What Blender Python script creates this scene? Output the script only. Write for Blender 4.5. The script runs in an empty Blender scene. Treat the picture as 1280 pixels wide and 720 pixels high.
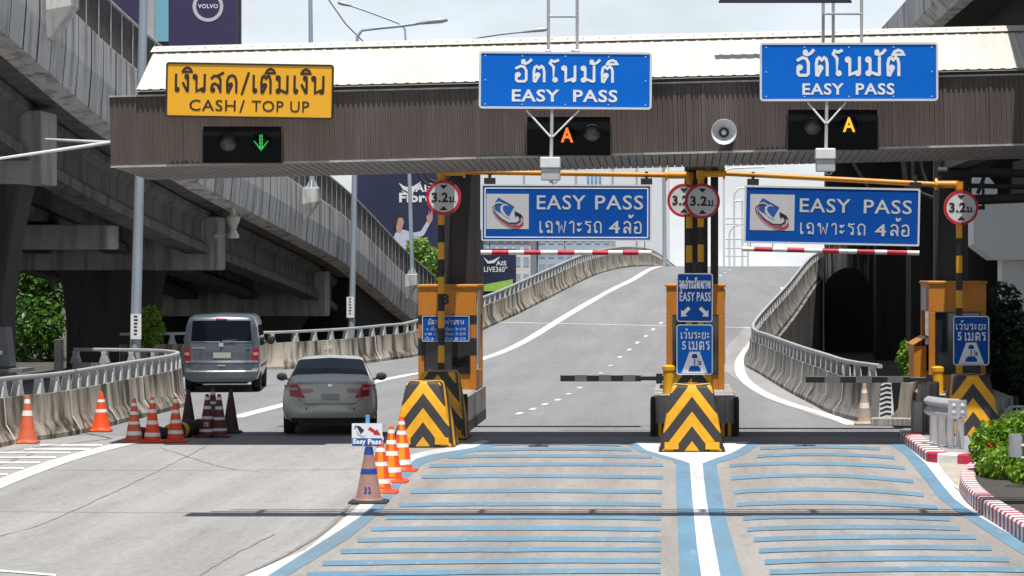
import bpy, bmesh, math, random
from mathutils import Vector, Matrix
random.seed(7)
R = math.radians
scene = bpy.context.scene
COL = scene.collection
F, CX, CY, H = 3600.0, 844.0, 338.0, 3.06      # focal length and principal point in photo pixels, eye height

# ------------------------------------------------------------------ helpers
def P(px, py, d):
    return Vector(((px-CX)*d/F, d, H-(py-CY)*d/F))
def G(px, py, z=0.0):
    d = (H-z)*F/(py-CY)
    return Vector(((px-CX)*d/F, d, z))
PROF = [(0,0),(92,0),(100,.18),(108,.6),(116,1.16),(130,2.12),(140,2.65),(150,3.02),(160,3.22),(180,3.34),(190,3.29),
        (200,3.14),(210,2.93),(230,2.4),(260,1.4),(300,0),(420,-3)]
def zroad(y):
    s = 0
    for k in (-6,-3,0,3,6):
        yy = y+k
        for (a,za),(b,zb) in zip(PROF, PROF[1:]):
            if a <= yy <= b:
                s += za+(zb-za)*(yy-a)/(b-a); break
        else:
            s += 0 if yy < 0 else -3
    return s/5
def GH(px, py):
    d = 20.0
    while d < 178:
        z = zroad(d)
        if CY+(H-z)*F/d <= py: break
        d += .25
    return Vector(((px-CX)*d/F, d, zroad(d)))

ORG = {}
class MB:
    def __init__(s): s.v=[]; s.f=[]; s.mi=[]
    def add(s, vs, fs, m=0):
        n=len(s.v); s.v += [Vector(v) for v in vs]
        s.f += [[i+n for i in f] for f in fs]; s.mi += [m]*len(fs); return s
    def box(s, x0,x1,y0,y1,z0,z1, m=0):
        return s.add([(x0,y0,z0),(x1,y0,z0),(x1,y1,z0),(x0,y1,z0),(x0,y0,z1),(x1,y0,z1),(x1,y1,z1),(x0,y1,z1)],
              [(3,2,1,0),(4,5,6,7),(0,1,5,4),(1,2,6,5),(2,3,7,6),(3,0,4,7)], m)
    def bbox(s, x0,x1,y0,y1,z0,z1,b=.02, m=0):
        """box with chamfered vertical edges and top edge"""
        def ring(i,z): return [(x0+i+b,y0+i,z),(x1-i-b,y0+i,z),(x1-i,y0+i+b,z),(x1-i,y1-i-b,z),(x1-i-b,y1-i,z),(x0+i+b,y1-i,z),(x0+i,y1-i-b,z),(x0+i,y0+i+b,z)]
        return s.loft([ring(b,z0),ring(0,z0+b),ring(0,z1-b),ring(b,z1)], m=m)
    def loft(s, rings, closed=True, caps=True, m=0):
        n=len(rings[0]); vs=[p for r in rings for p in r]; fs=[]
        for i in range(len(rings)-1):
            for j in range(n if closed else n-1):
                k=(j+1)%n; fs.append((i*n+j,i*n+k,(i+1)*n+k,(i+1)*n+j))
        if caps and closed:
            fs.append(tuple(range(n))[::-1]); fs.append(tuple((len(rings)-1)*n+j for j in range(n)))
        return s.add(vs,fs,m)
    def tube(s, path, r, n=8, m=0, caps=True):
        pts=[Vector(p) for p in path]; rings=[]
        t0=(pts[1]-pts[0]).normalized(); u=t0.orthogonal().normalized()
        for i,p in enumerate(pts):
            if i==0: t=t0
            elif i==len(pts)-1: t=(pts[-1]-pts[-2]).normalized()
            else: t=((pts[i+1]-p).normalized()+(p-pts[i-1]).normalized()).normalized()
            u=(u-t*u.dot(t)).normalized(); w=t.cross(u)
            rr = r[i] if isinstance(r,(list,tuple)) else r
            rings.append([p+u*math.cos(a)*rr+w*math.sin(a)*rr for a in (2*math.pi*k/n for k in range(n))])
        return s.loft(rings,True,caps,m)
    def lathe(s, prof, n=20, c=(0,0,0), axis='z', m=0, caps=True):
        rings=[]
        for r,z in prof:
            ring=[]
            for k in range(n):
                a=2*math.pi*k/n; x,y=r*math.cos(a),r*math.sin(a)
                if axis=='z': q=(x,y,z)
                elif axis=='y': q=(x,z,-y)
                else: q=(z,x,y)
                ring.append(Vector(q)+Vector(c))
            rings.append(ring)
        return s.loft(rings,True,caps,m)
    def prism(s, poly, y0, y1, m=0):
        """polygon in xz extruded along y"""
        return s.loft([[(x,y0,z) for x,z in poly],[(x,y1,z) for x,z in poly]], m=m)
    def build(s, name, mats, parent=None, org=None, smooth=None):
        o0 = Vector(org) if org is not None else (ORG.get(parent.name, Vector()) if parent else Vector())
        me=bpy.data.meshes.new(name); me.from_pydata([v-o0 for v in s.v],[],s.f)
        if not isinstance(mats,(list,tuple)): mats=[mats]
        for mm in mats: me.materials.append(mm)
        me.polygons.foreach_set('material_index', s.mi)
        bm=bmesh.new(); bm.from_mesh(me); bmesh.ops.recalc_face_normals(bm, faces=bm.faces); bm.to_mesh(me); bm.free()
        if smooth:
            me.shade_smooth(); me.set_sharp_from_angle(angle=R(smooth))
        ob=bpy.data.objects.new(name,me); COL.objects.link(ob)
        if parent: ob.parent=parent; ORG[ob.name]=o0
        else:
            ob.location=o0; ORG[ob.name]=o0
        return ob

def tag(o, label=None, cat=None, group=None, kind=None):
    if label: o['label']=label
    if cat: o['category']=cat
    if group: o['group']=group
    if kind: o['kind']=kind
    return o
def thing(name, loc, label, cat, group=None, local=False, rot=(0,0,0)):
    o=bpy.data.objects.new(name,None); COL.objects.link(o); o.location=loc; o.rotation_euler=rot
    o.empty_display_size=.2
    ORG[o.name]=Vector() if local else Vector(loc)
    return tag(o,label,cat,group)
def copy_tree(o, parent=None):
    c=o.copy(); COL.objects.link(c)
    if parent: c.parent=parent
    for ch in list(o.children): copy_tree(ch,c)
    return c
def struct(o): o['kind']='structure'; return o
def part(o, src, parent, loc, rz=0, name=None):
    c=o.copy(); COL.objects.link(c); c.parent=parent; c.location=loc; c.rotation_euler=(0,0,rz); return c

# ------------------------------------------------------------------ materials
def nodes(name):
    m=bpy.data.materials.new(name); m.use_nodes=True
    nt=m.node_tree; return m, nt, nt.nodes['Principled BSDF'], (lambda t: nt.nodes.new(t)), nt.links.new
def mat(name, col, rough=.6, metal=0, var=.12, scale=4, bump=0, bscale=30, stretch=(1,1,1), dirt=None, dirt_s=2.0, dirt_amt=.5, coat=0, spec=.5):
    m,nt,b,N,L=nodes(name)
    tc=N('ShaderNodeTexCoord'); mp=N('ShaderNodeMapping'); mp.inputs['Scale'].default_value=stretch
    L(tc.outputs['Object'],mp.inputs['Vector'])
    nz=N('ShaderNodeTexNoise'); nz.inputs['Scale'].default_value=scale; nz.inputs['Detail'].default_value=5; nz.inputs['Roughness'].default_value=.6
    L(mp.outputs[0],nz.inputs['Vector'])
    rp=N('ShaderNodeValToRGB'); rp.color_ramp.elements[0].position=.3; rp.color_ramp.elements[1].position=.7
    rp.color_ramp.elements[0].color=(*[c*(1-var) for c in col],1); rp.color_ramp.elements[1].color=(*[min(1,c*(1+var)) for c in col],1)
    L(nz.outputs['Fac'],rp.inputs[0]); out=rp.outputs[0]
    if dirt:
        n2=N('ShaderNodeTexNoise'); n2.inputs['Scale'].default_value=dirt_s; n2.inputs['Detail'].default_value=8; n2.inputs['Roughness'].default_value=.65
        L(mp.outputs[0],n2.inputs['Vector'])
        r2=N('ShaderNodeValToRGB'); r2.color_ramp.elements[0].position=.46; r2.color_ramp.elements[1].position=.68
        r2.color_ramp.elements[0].color=(0,0,0,1); r2.color_ramp.elements[1].color=(dirt_amt,)*3+(1,)
        L(n2.outputs['Fac'],r2.inputs[0])
        mx=N('ShaderNodeMix'); mx.data_type='RGBA'; mx.inputs['B'].default_value=(*dirt,1)
        L(r2.outputs[0],mx.inputs['Factor']); L(out,mx.inputs['A']); out=mx.outputs['Result']
    L(out,b.inputs['Base Color'])
    b.inputs['Roughness'].default_value=rough; b.inputs['Metallic'].default_value=metal
    b.inputs['Coat Weight'].default_value=coat; b.inputs['Specular IOR Level'].default_value=spec
    if bump:
        n3=N('ShaderNodeTexNoise'); n3.inputs['Scale'].default_value=bscale; n3.inputs['Detail'].default_value=4
        L(mp.outputs[0],n3.inputs['Vector'])
        bp=N('ShaderNodeBump'); bp.inputs['Strength'].default_value=bump; bp.inputs['Distance'].default_value=.02
        L(n3.outputs['Fac'],bp.inputs['Height']); L(bp.outputs[0],b.inputs['Normal'])
    return m
def emit(name,col,st):
    m,nt,b,N,L=nodes(name); b.inputs['Base Color'].default_value=(*[c*.3 for c in col],1)
    b.inputs['Emission Color'].default_value=(*col,1); b.inputs['Emission Strength'].default_value=st; return m
def concrete_stained(name, col, streak, amt=.8, s=1.0, blotch=(.3,.29,.27), lo=.47):
    """weathered concrete: rain streaks run down it (noise stretched along z) over broad blotches"""
    m,nt,b,N,L=nodes(name)
    tc=N('ShaderNodeTexCoord')
    def noise(stretch,scale,det,lo,hi):
        mp=N('ShaderNodeMapping'); mp.inputs['Scale'].default_value=stretch; L(tc.outputs['Object'],mp.inputs['Vector'])
        nz=N('ShaderNodeTexNoise'); nz.inputs['Scale'].default_value=scale; nz.inputs['Detail'].default_value=det; nz.inputs['Roughness'].default_value=.6
        L(mp.outputs[0],nz.inputs['Vector'])
        rp=N('ShaderNodeMapRange'); rp.inputs['From Min'].default_value=lo; rp.inputs['From Max'].default_value=hi
        L(nz.outputs['Fac'],rp.inputs['Value']); return rp.outputs[0]
    a=noise((4*s,2.2*s,.18),1.6,6,lo,lo+.17)
    c=noise((1,1,1),.55,5,.35,.7)
    g=noise((1,1,1),22,3,.2,.8)
    m1=N('ShaderNodeMix'); m1.data_type='RGBA'; m1.inputs['A'].default_value=(*col,1); m1.inputs['B'].default_value=(*blotch,1)
    f=N('ShaderNodeMath'); f.operation='MULTIPLY'; f.inputs[1].default_value=.55; L(c,f.inputs[0]); L(f.outputs[0],m1.inputs['Factor'])
    m2=N('ShaderNodeMix'); m2.data_type='RGBA'; m2.inputs['B'].default_value=(*streak,1); L(m1.outputs['Result'],m2.inputs['A'])
    f2=N('ShaderNodeMath'); f2.operation='MULTIPLY'; f2.inputs[1].default_value=amt; L(a,f2.inputs[0]); L(f2.outputs[0],m2.inputs['Factor'])
    m3=N('ShaderNodeMix'); m3.data_type='RGBA'; m3.blend_type='MULTIPLY'; m3.inputs['Factor'].default_value=.25; L(m2.outputs['Result'],m3.inputs['A']); L(g,m3.inputs['B'])
    L(m3.outputs['Result'],b.inputs['Base Color']); b.inputs['Roughness'].default_value=.85; b.inputs['Specular IOR Level'].default_value=.25
    bp=N('ShaderNodeBump'); bp.inputs['Strength'].default_value=.25; bp.inputs['Distance'].default_value=.01; L(g,bp.inputs['Height']); L(bp.outputs[0],b.inputs['Normal'])
    return m
def paving(name, col, dark, patch, sx=1.0, fine=60, streak=.35):
    """road surface: fine aggregate speckle, broad patches, tyre-polished streaks along the lane"""
    m,nt,b,N,L=nodes(name)
    tc=N('ShaderNodeTexCoord')
    def noise(stretch,scale,det,lo,hi):
        mp=N('ShaderNodeMapping'); mp.inputs['Scale'].default_value=stretch; L(tc.outputs['Object'],mp.inputs['Vector'])
        nz=N('ShaderNodeTexNoise'); nz.inputs['Scale'].default_value=scale; nz.inputs['Detail'].default_value=det; nz.inputs['Roughness'].default_value=.65
        L(mp.outputs[0],nz.inputs['Vector'])
        rp=N('ShaderNodeMapRange'); rp.inputs['From Min'].default_value=lo; rp.inputs['From Max'].default_value=hi
        L(nz.outputs['Fac'],rp.inputs['Value']); return rp.outputs[0]
    A=noise((1,.25,1),fine*.25,3,.25,.75); Bq=noise((1,.35,1),.35,6,.3,.7); C=noise((.9*sx,.05,1),1.1,5,.40,.72)
    D=noise((1,.3,1),3.2,6,.56,.72)
    m1=N('ShaderNodeMix'); m1.data_type='RGBA'; m1.inputs['A'].default_value=(*col,1); m1.inputs['B'].default_value=(*patch,1); L(Bq,m1.inputs['Factor'])
    m2=N('ShaderNodeMix'); m2.data_type='RGBA'; m2.inputs['B'].default_value=(*dark,1); L(m1.outputs['Result'],m2.inputs['A'])
    f=N('ShaderNodeMath'); f.operation='MULTIPLY'; f.inputs[1].default_value=streak; L(C,f.inputs[0]); L(f.outputs[0],m2.inputs['Factor'])
    m4=N('ShaderNodeMix'); m4.data_type='RGBA'; m4.inputs['B'].default_value=(*dark,1); L(m2.outputs['Result'],m4.inputs['A'])
    f4=N('ShaderNodeMath'); f4.operation='MULTIPLY'; f4.inputs[1].default_value=.42; L(D,f4.inputs[0]); L(f4.outputs[0],m4.inputs['Factor'])
    m3=N('ShaderNodeMix'); m3.data_type='RGBA'; m3.blend_type='MULTIPLY'; m3.inputs['Factor'].default_value=.22; L(m4.outputs['Result'],m3.inputs['A']); L(A,m3.inputs['B'])
    L(m3.outputs['Result'],b.inputs['Base Color']); b.inputs['Roughness'].default_value=.88; b.inputs['Specular IOR Level'].default_value=.2
    bp=N('ShaderNodeBump'); bp.inputs['Strength'].default_value=.2; bp.inputs['Distance'].default_value=.006; L(A,bp.inputs['Height']); L(bp.outputs[0],b.inputs['Normal'])
    return m
def worn_paint(name, col, under, lo=.60, hi=.74):
    m,nt,b,N,L=nodes(name); tc=N('ShaderNodeTexCoord')
    mp=N('ShaderNodeMapping'); mp.inputs['Scale'].default_value=(1,.35,1); L(tc.outputs['Object'],mp.inputs['Vector'])
    nz=N('ShaderNodeTexNoise'); nz.inputs['Scale'].default_value=7; nz.inputs['Detail'].default_value=9; nz.inputs['Roughness'].default_value=.7; L(mp.outputs[0],nz.inputs['Vector'])
    rp=N('ShaderNodeMapRange'); rp.inputs['From Min'].default_value=lo; rp.inputs['From Max'].default_value=hi; L(nz.outputs['Fac'],rp.inputs['Value'])
    n2=N('ShaderNodeTexNoise'); n2.inputs['Scale'].default_value=1.3; n2.inputs['Detail'].default_value=5; L(mp.outputs[0],n2.inputs['Vector'])
    r2=N('ShaderNodeValToRGB'); r2.color_ramp.elements[0].position=.3; r2.color_ramp.elements[1].position=.7
    r2.color_ramp.elements[0].color=(*[c*.84 for c in col],1); r2.color_ramp.elements[1].color=(*[min(1,c*1.08) for c in col],1); L(n2.outputs['Fac'],r2.inputs[0])
    mx=N('ShaderNodeMix'); mx.data_type='RGBA'; mx.inputs['B'].default_value=(*under,1); L(r2.outputs[0],mx.inputs['A']); L(rp.outputs[0],mx.inputs['Factor'])
    m3=N('ShaderNodeMapping'); m3.inputs['Scale'].default_value=(1,.06,1); L(tc.outputs['Object'],m3.inputs['Vector'])
    n3=N('ShaderNodeTexNoise'); n3.inputs['Scale'].default_value=2.2; n3.inputs['Detail'].default_value=6; L(m3.outputs[0],n3.inputs['Vector'])
    r3=N('ShaderNodeMapRange'); r3.inputs['From Min'].default_value=.46; r3.inputs['From Max'].default_value=.72; r3.inputs['To Max'].default_value=.5; L(n3.outputs['Fac'],r3.inputs['Value'])
    m4=N('ShaderNodeMix'); m4.data_type='RGBA'; m4.inputs['B'].default_value=(*[c*.55 for c in under],1); L(mx.outputs['Result'],m4.inputs['A']); L(r3.outputs[0],m4.inputs['Factor'])
    mx=m4
    L(mx.outputs['Result'],b.inputs['Base Color']); b.inputs['Roughness'].default_value=.75; b.inputs['Specular IOR Level'].default_value=.25
    return m
def chevrons(name, yel, blk):
    m,nt,b,N,L=nodes(name); tc=N('ShaderNodeTexCoord'); sp=N('ShaderNodeSeparateXYZ'); L(tc.outputs['Object'],sp.inputs[0])
    ab=N('ShaderNodeMath'); ab.operation='ABSOLUTE'; L(sp.outputs[0],ab.inputs[0])
    k=N('ShaderNodeMath'); k.operation='MULTIPLY_ADD'; k.inputs[1].default_value=1.25; L(ab.outputs[0],k.inputs[0]); L(sp.outputs[2],k.inputs[2])
    k2=N('ShaderNodeMath'); k2.operation='MULTIPLY_ADD'; k2.inputs[1].default_value=-.55; L(sp.outputs[1],k2.inputs[0]); L(k.outputs[0],k2.inputs[2])
    mo=N('ShaderNodeMath'); mo.operation='MULTIPLY_ADD'; mo.inputs[1].default_value=1/.47; mo.inputs[2].default_value=10-.87/.47; L(k2.outputs[0],mo.inputs[0])
    fr=N('ShaderNodeMath'); fr.operation='FRACT'; L(mo.outputs[0],fr.inputs[0])
    gt=N('ShaderNodeMath'); gt.operation='GREATER_THAN'; gt.inputs[1].default_value=.49; L(fr.outputs[0],gt.inputs[0])
    nz=N('ShaderNodeTexNoise'); nz.inputs['Scale'].default_value=5; nz.inputs['Detail'].default_value=6; L(tc.outputs['Object'],nz.inputs['Vector'])
    rp=N('ShaderNodeMapRange'); rp.inputs['From Min'].default_value=.3; rp.inputs['From Max'].default_value=.75; rp.inputs['To Min'].default_value=1.0; rp.inputs['To Max'].default_value=.72; L(nz.outputs['Fac'],rp.inputs['Value'])
    mx=N('ShaderNodeMix'); mx.data_type='RGBA'; mx.inputs['A'].default_value=(*yel,1); mx.inputs['B'].default_value=(*blk,1); L(gt.outputs[0],mx.inputs['Factor'])
    ml=N('ShaderNodeMix'); ml.data_type='RGBA'; ml.blend_type='MULTIPLY'; ml.inputs['Factor'].default_value=1; L(mx.outputs['Result'],ml.inputs['A']); L(rp.outputs[0],ml.inputs['B'])
    L(ml.outputs['Result'],b.inputs['Base Color']); b.inputs['Roughness'].default_value=.5
    return m
def leafmat(name, dark, light, trans=.25):
    m,nt,b,N,L=nodes(name); g=N('ShaderNodeNewGeometry')
    rp=N('ShaderNodeValToRGB'); rp.color_ramp.elements[0].color=(*dark,1); rp.color_ramp.elements[1].color=(*light,1)
    L(g.outputs['Random Per Island'],rp.inputs[0]); L(rp.outputs[0],b.inputs['Base Color']); b.inputs['Roughness'].default_value=.45; b.inputs['Specular IOR Level'].default_value=.4
    tr=N('ShaderNodeBsdfTranslucent'); L(rp.outputs[0],tr.inputs['Color']); mx=N('ShaderNodeMixShader'); mx.inputs[0].default_value=trans
    L(b.outputs[0],mx.inputs[1]); L(tr.outputs[0],mx.inputs[2]); L(mx.outputs[0],nt.nodes['Material Output'].inputs['Surface'])
    return m
def glassy(name,col,rough=.06,spec=.6):
    m,nt,b,N,L=nodes(name); b.inputs['Base Color'].default_value=(*col,1); b.inputs['Roughness'].default_value=rough; b.inputs['Specular IOR Level'].default_value=spec
    return m

M=dict(
 conc=paving('plaza_concrete',(.375,.368,.362),(.17,.167,.165),(.315,.31,.308),1.0,60,.55),
 lane=paving('lane_surface',(.375,.352,.334),(.15,.14,.132),(.31,.29,.275),1.2,80,.6),
 asph=paving('asphalt',(.275,.275,.283),(.14,.14,.146),(.232,.232,.24),1.0,60,.42),
 soil=mat('ground_soil',(.06,.054,.045),.95,var=.3,scale=.4),
 white_paint=worn_paint('white_road_paint',(.66,.66,.645),(.34,.335,.33),.57,.76),
 blue_paint=worn_paint('blue_road_paint',(.125,.24,.345),(.31,.315,.32),.56,.74),
 crack=mat('crack_filler',(.21,.20,.19),.9,var=.4,scale=8),
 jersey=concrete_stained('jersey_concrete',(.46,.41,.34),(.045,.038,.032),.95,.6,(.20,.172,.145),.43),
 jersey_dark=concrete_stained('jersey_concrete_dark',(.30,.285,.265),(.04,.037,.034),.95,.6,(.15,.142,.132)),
 railpaint=mat('rail_pale_paint',(.40,.405,.41),.6,.1,.12,3,dirt=(.25,.22,.2),dirt_s=1.5,dirt_amt=.45),
 joint=mat('mortar_joint',(.60,.56,.50),.85,var=.15,scale=3),
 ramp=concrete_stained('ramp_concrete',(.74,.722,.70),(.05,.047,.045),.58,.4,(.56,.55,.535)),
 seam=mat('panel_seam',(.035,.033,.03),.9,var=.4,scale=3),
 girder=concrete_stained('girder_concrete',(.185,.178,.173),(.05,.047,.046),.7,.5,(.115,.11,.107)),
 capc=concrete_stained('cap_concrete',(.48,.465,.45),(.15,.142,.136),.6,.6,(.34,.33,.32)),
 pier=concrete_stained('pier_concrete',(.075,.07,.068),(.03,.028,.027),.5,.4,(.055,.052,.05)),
 abut=mat('shade_black_concrete',(.014,.0135,.013),.95,var=.4,scale=.6),  # deep shade under the decks put into the near-black base colour
 galv=mat('galvanised_steel',(.46,.47,.48),.5,.3,.18,3,dirt=(.25,.22,.2),dirt_s=1.5,dirt_amt=.35),
 pole=mat('pole_paint',(.36,.42,.48),.5,.25,.12,2,dirt=(.25,.24,.23),dirt_s=1,dirt_amt=.4,stretch=(3,3,.6)),
 darkrail=mat('dark_railing',(.055,.053,.052),.6,.2,.3,3),
 railtop=mat('weathered_rail',(.40,.39,.38),.6,.2,.3,3),
 brown=mat('brown_cladding',(.084,.064,.055),.6,.0,.16,.9,stretch=(2.2,1,.35),dirt=(.145,.122,.112),dirt_s=.8,dirt_amt=.5),
 soffit=mat('soffit_strips',(.20,.193,.186),.65,.0,.15,1.2,dirt=(.15,.14,.135),dirt_s=.7,dirt_amt=.6),
 soffit_gap=mat('soffit_groove',(.05,.048,.045),.8),
 roof=mat('cream_roof_sheet',(.56,.535,.49),.5,0,.05,.8,dirt=(.42,.39,.345),dirt_s=.6,dirt_amt=.5),
 black=mat('black_paint',(.016,.016,.017),.5,0,.3,3),
 blackcol=mat('dark_steel_column',(.022,.022,.024),.55,0,.35,1.2,stretch=(2,2,.5)),
 sig=mat('signal_housing_black',(.006,.006,.006),.6,0,.25,4,spec=.15),
 siglens=mat('signal_lens_grey',(.07,.07,.072),.25,0,.5,14),
 yellow_sign=mat('sign_yellow',(.84,.42,.014),.5,0,.05,.8),
 blue_sign=mat('sign_blue',(.003,.135,.60),.45,0,.06,.8,dirt=(.010,.17,.62),dirt_s=.8,dirt_amt=.3,spec=.12),
 blue_sign2=mat('sign_blue_deep',(.003,.075,.37),.45,0,.08,.8,dirt=(.010,.085,.39),dirt_s=.7,dirt_amt=.35,spec=.12),
 white=mat('sign_white',(.78,.80,.82),.5,0,.05,6),
 cream=mat('sign_frame_white',(.66,.68,.70),.5,0,.12,3,dirt=(.38,.33,.28),dirt_s=3,dirt_amt=.35),
 ink=mat('sign_black',(.03,.014,.010),.55),
 silver=mat('sign_silver',(.52,.53,.55),.5,0,.05,2),
 red=mat('sign_red',(.52,.012,.035),.45,0,.12,3),
 logo_blue=mat('emblem_blue',(.012,.085,.36),.45,0,.15,4),
 navy_ink=mat('emblem_navy',(.02,.02,.06),.5),
 orange_pipe=mat('orange_pipe_paint',(.60,.235,.012),.45,0,.12,3,dirt=(.24,.10,.02),dirt_s=2,dirt_amt=.35),
 yellow=mat('yellow_paint',(.80,.385,.006),.45,0,.08,3),
 booth=mat('booth_orange',(.52,.185,.010),.5,0,.10,1.5,dirt=(.28,.10,.012),dirt_s=1.2,dirt_amt=.45,stretch=(2,2,.6)),
 booth_trim=mat('booth_trim_grey',(.40,.40,.40),.6,0,.2,3),
 booth_glass=glassy('booth_glass',(.018,.022,.028),.05,.8),
 room=mat('booth_interior',(.03,.032,.036),.7,0,.4,2),
 teal=mat('booth_desk_teal',(.10,.22,.26),.5,0,.5,7),
 chev=chevrons('cushion_chevrons',(.83,.40,.010),(.040,.038,.038)),
 island=concrete_stained('island_concrete',(.47,.45,.43),(.10,.085,.06),.8,2.2,(.33,.31,.29)),
 rubber=mat('black_rubber',(.022,.022,.022),.7,0,.35,6),
 orange=mat('cone_orange',(.80,.075,.010),.5,0,.10,5,dirt=(.40,.06,.02),dirt_s=4,dirt_amt=.35),
 orange_old=mat('cone_faded_orange',(.60,.115,.045),.6,0,.14,5,dirt=(.28,.10,.06),dirt_s=4,dirt_amt=.5),
 amber=mat('cone_amber_sheeting',(.86,.27,.008),.4,0,.08,8),
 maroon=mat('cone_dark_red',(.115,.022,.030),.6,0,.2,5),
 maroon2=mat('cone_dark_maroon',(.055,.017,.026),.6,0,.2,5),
 brown_cone=mat('cone_brown',(.34,.185,.15),.65,0,.15,5,dirt=(.20,.11,.09),dirt_s=4,dirt_amt=.5),
 greyed=mat('cone_sunbleached',(.42,.32,.26),.65,0,.2,5),
 band=mat('cone_white_band',(.78,.77,.74),.45,0,.10,8,dirt=(.5,.46,.42),dirt_s=5,dirt_amt=.35),
 blue_band=mat('cone_blue_band',(.008,.045,.29),.45,0,.15,8),
 sky_blue=mat('light_blue_plastic',(.11,.42,.72),.5),
 kerb_red=mat('kerb_red',(.50,.012,.045),.6,0,.15,5,dirt=(.36,.10,.10),dirt_s=4,dirt_amt=.5),
 kerb_red2=mat('kerb_faded_red',(.40,.05,.10),.65,0,.2,5),
 kerb_white=mat('kerb_white',(.74,.72,.70),.7,0,.10,5,dirt=(.45,.42,.39),dirt_s=4,dirt_amt=.55),
 navy=mat('billboard_navy',(.022,.027,.070),.5,0,.35,.12,dirt=(.034,.044,.12),dirt_s=.09,dirt_amt=.7),
 violet=mat('billboard_violet',(.036,.028,.088),.5,0,.2,.12),
 skin=mat('printed_skin',(.50,.30,.26),.6,0,.15,1),
 hair=mat('printed_hair',(.03,.02,.03),.6),
 dress=mat('printed_white_clothes',(.55,.58,.70),.6,0,.12,.5),
 poster_green=mat('printed_green',(.35,.62,.10),.6),
 cyan=glassy('pale_cyan_glass',(.16,.40,.50),.2),
 facade=mat('pale_facade',(.74,.76,.79),.7,0,.03,.05),
 facade2=mat('beige_facade',(.62,.58,.55),.7,0,.06,.2),
 facade3=mat('blue_grey_glass_facade',(.42,.50,.58),.3,0,.12,.15),
 fwin=mat('facade_window',(.30,.38,.47),.3,0,.2,.4),
 brick=mat('roof_tile_red',(.40,.22,.19),.8,0,.1,1),
 leaf=leafmat('leaf_bright',(.06,.16,.010),(.27,.44,.035),.3),
 leaf2=leafmat('leaf_mid',(.025,.075,.012),(.11,.24,.03),.3),
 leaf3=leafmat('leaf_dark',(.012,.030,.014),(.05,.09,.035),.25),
 leaf4=leafmat('leaf_pale',(.10,.22,.03),(.30,.44,.09),.3),
 petal=mat('red_petal',(.62,.03,.015),.5,0,.3,20),
 bark=mat('bark',(.10,.075,.055),.9,0,.3,6),
 van=mat('van_paint',(.10,.118,.14),.28,.45,.04,1,coat=.6),
 sedan=mat('sedan_paint',(.48,.465,.425),.34,.25,.03,1,coat=.7),
 carglass=glassy('car_glass',(.005,.007,.012),.04,.16),
 tail=glassy('tail_light_red',(.36,.010,.022),.12,.5),
 tail_clear=glassy('tail_light_clear',(.45,.25,.25),.15,.6),
 chrome=mat('chrome',(.70,.72,.74),.15,.9,.05,3),
 plate=mat('licence_plate',(.38,.375,.34),.5,0,.06,6),
 plastic=mat('black_plastic',(.020,.020,.021),.5,0,.15,5),
 tyre=mat('tyre_rubber',(.022,.021,.020),.85,0,.2,8),
 rim=mat('wheel_alloy',(.36,.37,.38),.35,.7,.06,3),
 lampw=mat('lamp_head',(.42,.45,.48),.4,.2,.1,4),
 boxw=mat('white_plastic_box',(.66,.67,.68),.5,0,.06,5),
 boxg=mat('grey_plastic_box',(.42,.42,.44),.5,0,.08,5),
 hornw=mat('horn_grey_white',(.60,.61,.62),.5,0,.06,5),
 hornd=mat('horn_throat',(.05,.05,.052),.6),
 whitebeam=mat('white_painted_beam',(.80,.80,.79),.7,0,.05,.6,dirt=(.58,.56,.53),dirt_s=.7,dirt_amt=.35,stretch=(1,1,.4)),
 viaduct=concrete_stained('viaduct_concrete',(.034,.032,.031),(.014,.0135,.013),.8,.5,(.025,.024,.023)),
 cabinet=mat('cabinet_grey',(.15,.15,.15),.6,0,.15,3),
 green_led=emit('signal_green',(.05,.85,.14),.95),
 orange_led=emit('signal_orange',(1.0,.17,.02),1.15),
 amber_led=emit('signal_amber',(1.0,.42,.02),1.2),
 screen=mat('signal_panel_dark',(.010,.010,.011),.4,spec=.2),
)

# ------------------------------------------------------------------ lettering
def latin(s, u0,v0,u1,v1, y, mb, m=0, bold=.012):
    c=bpy.data.curves.new('t','FONT'); c.body=s; c.size=1; c.offset=bold; c.resolution_u=3; c.space_character=1.08
    o=bpy.data.objects.new('t',c); COL.objects.link(o)
    dg=bpy.context.evaluated_depsgraph_get(); dg.update()
    me=bpy.data.meshes.new_from_object(o.evaluated_get(dg)); bpy.data.objects.remove(o); bpy.data.curves.remove(c)
    xs=[v.co.x for v in me.vertices]; ys=[v.co.y for v in me.vertices]
    ax,bx,ay,by=min(xs),max(xs),min(ys),max(ys)
    mb.add([(u0+(v.co.x-ax)/(bx-ax)*(u1-u0), y, v0+(v.co.y-ay)/(by-ay)*(v1-v0)) for v in me.vertices],[tuple(p.vertices) for p in me.polygons],m)
    bpy.data.meshes.remove(me)
def C(cx,cy,r,a0,a1): return ('c',cx,cy,r,a0,a1)
HD=C(.14,.88,.10,0,360)
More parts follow.
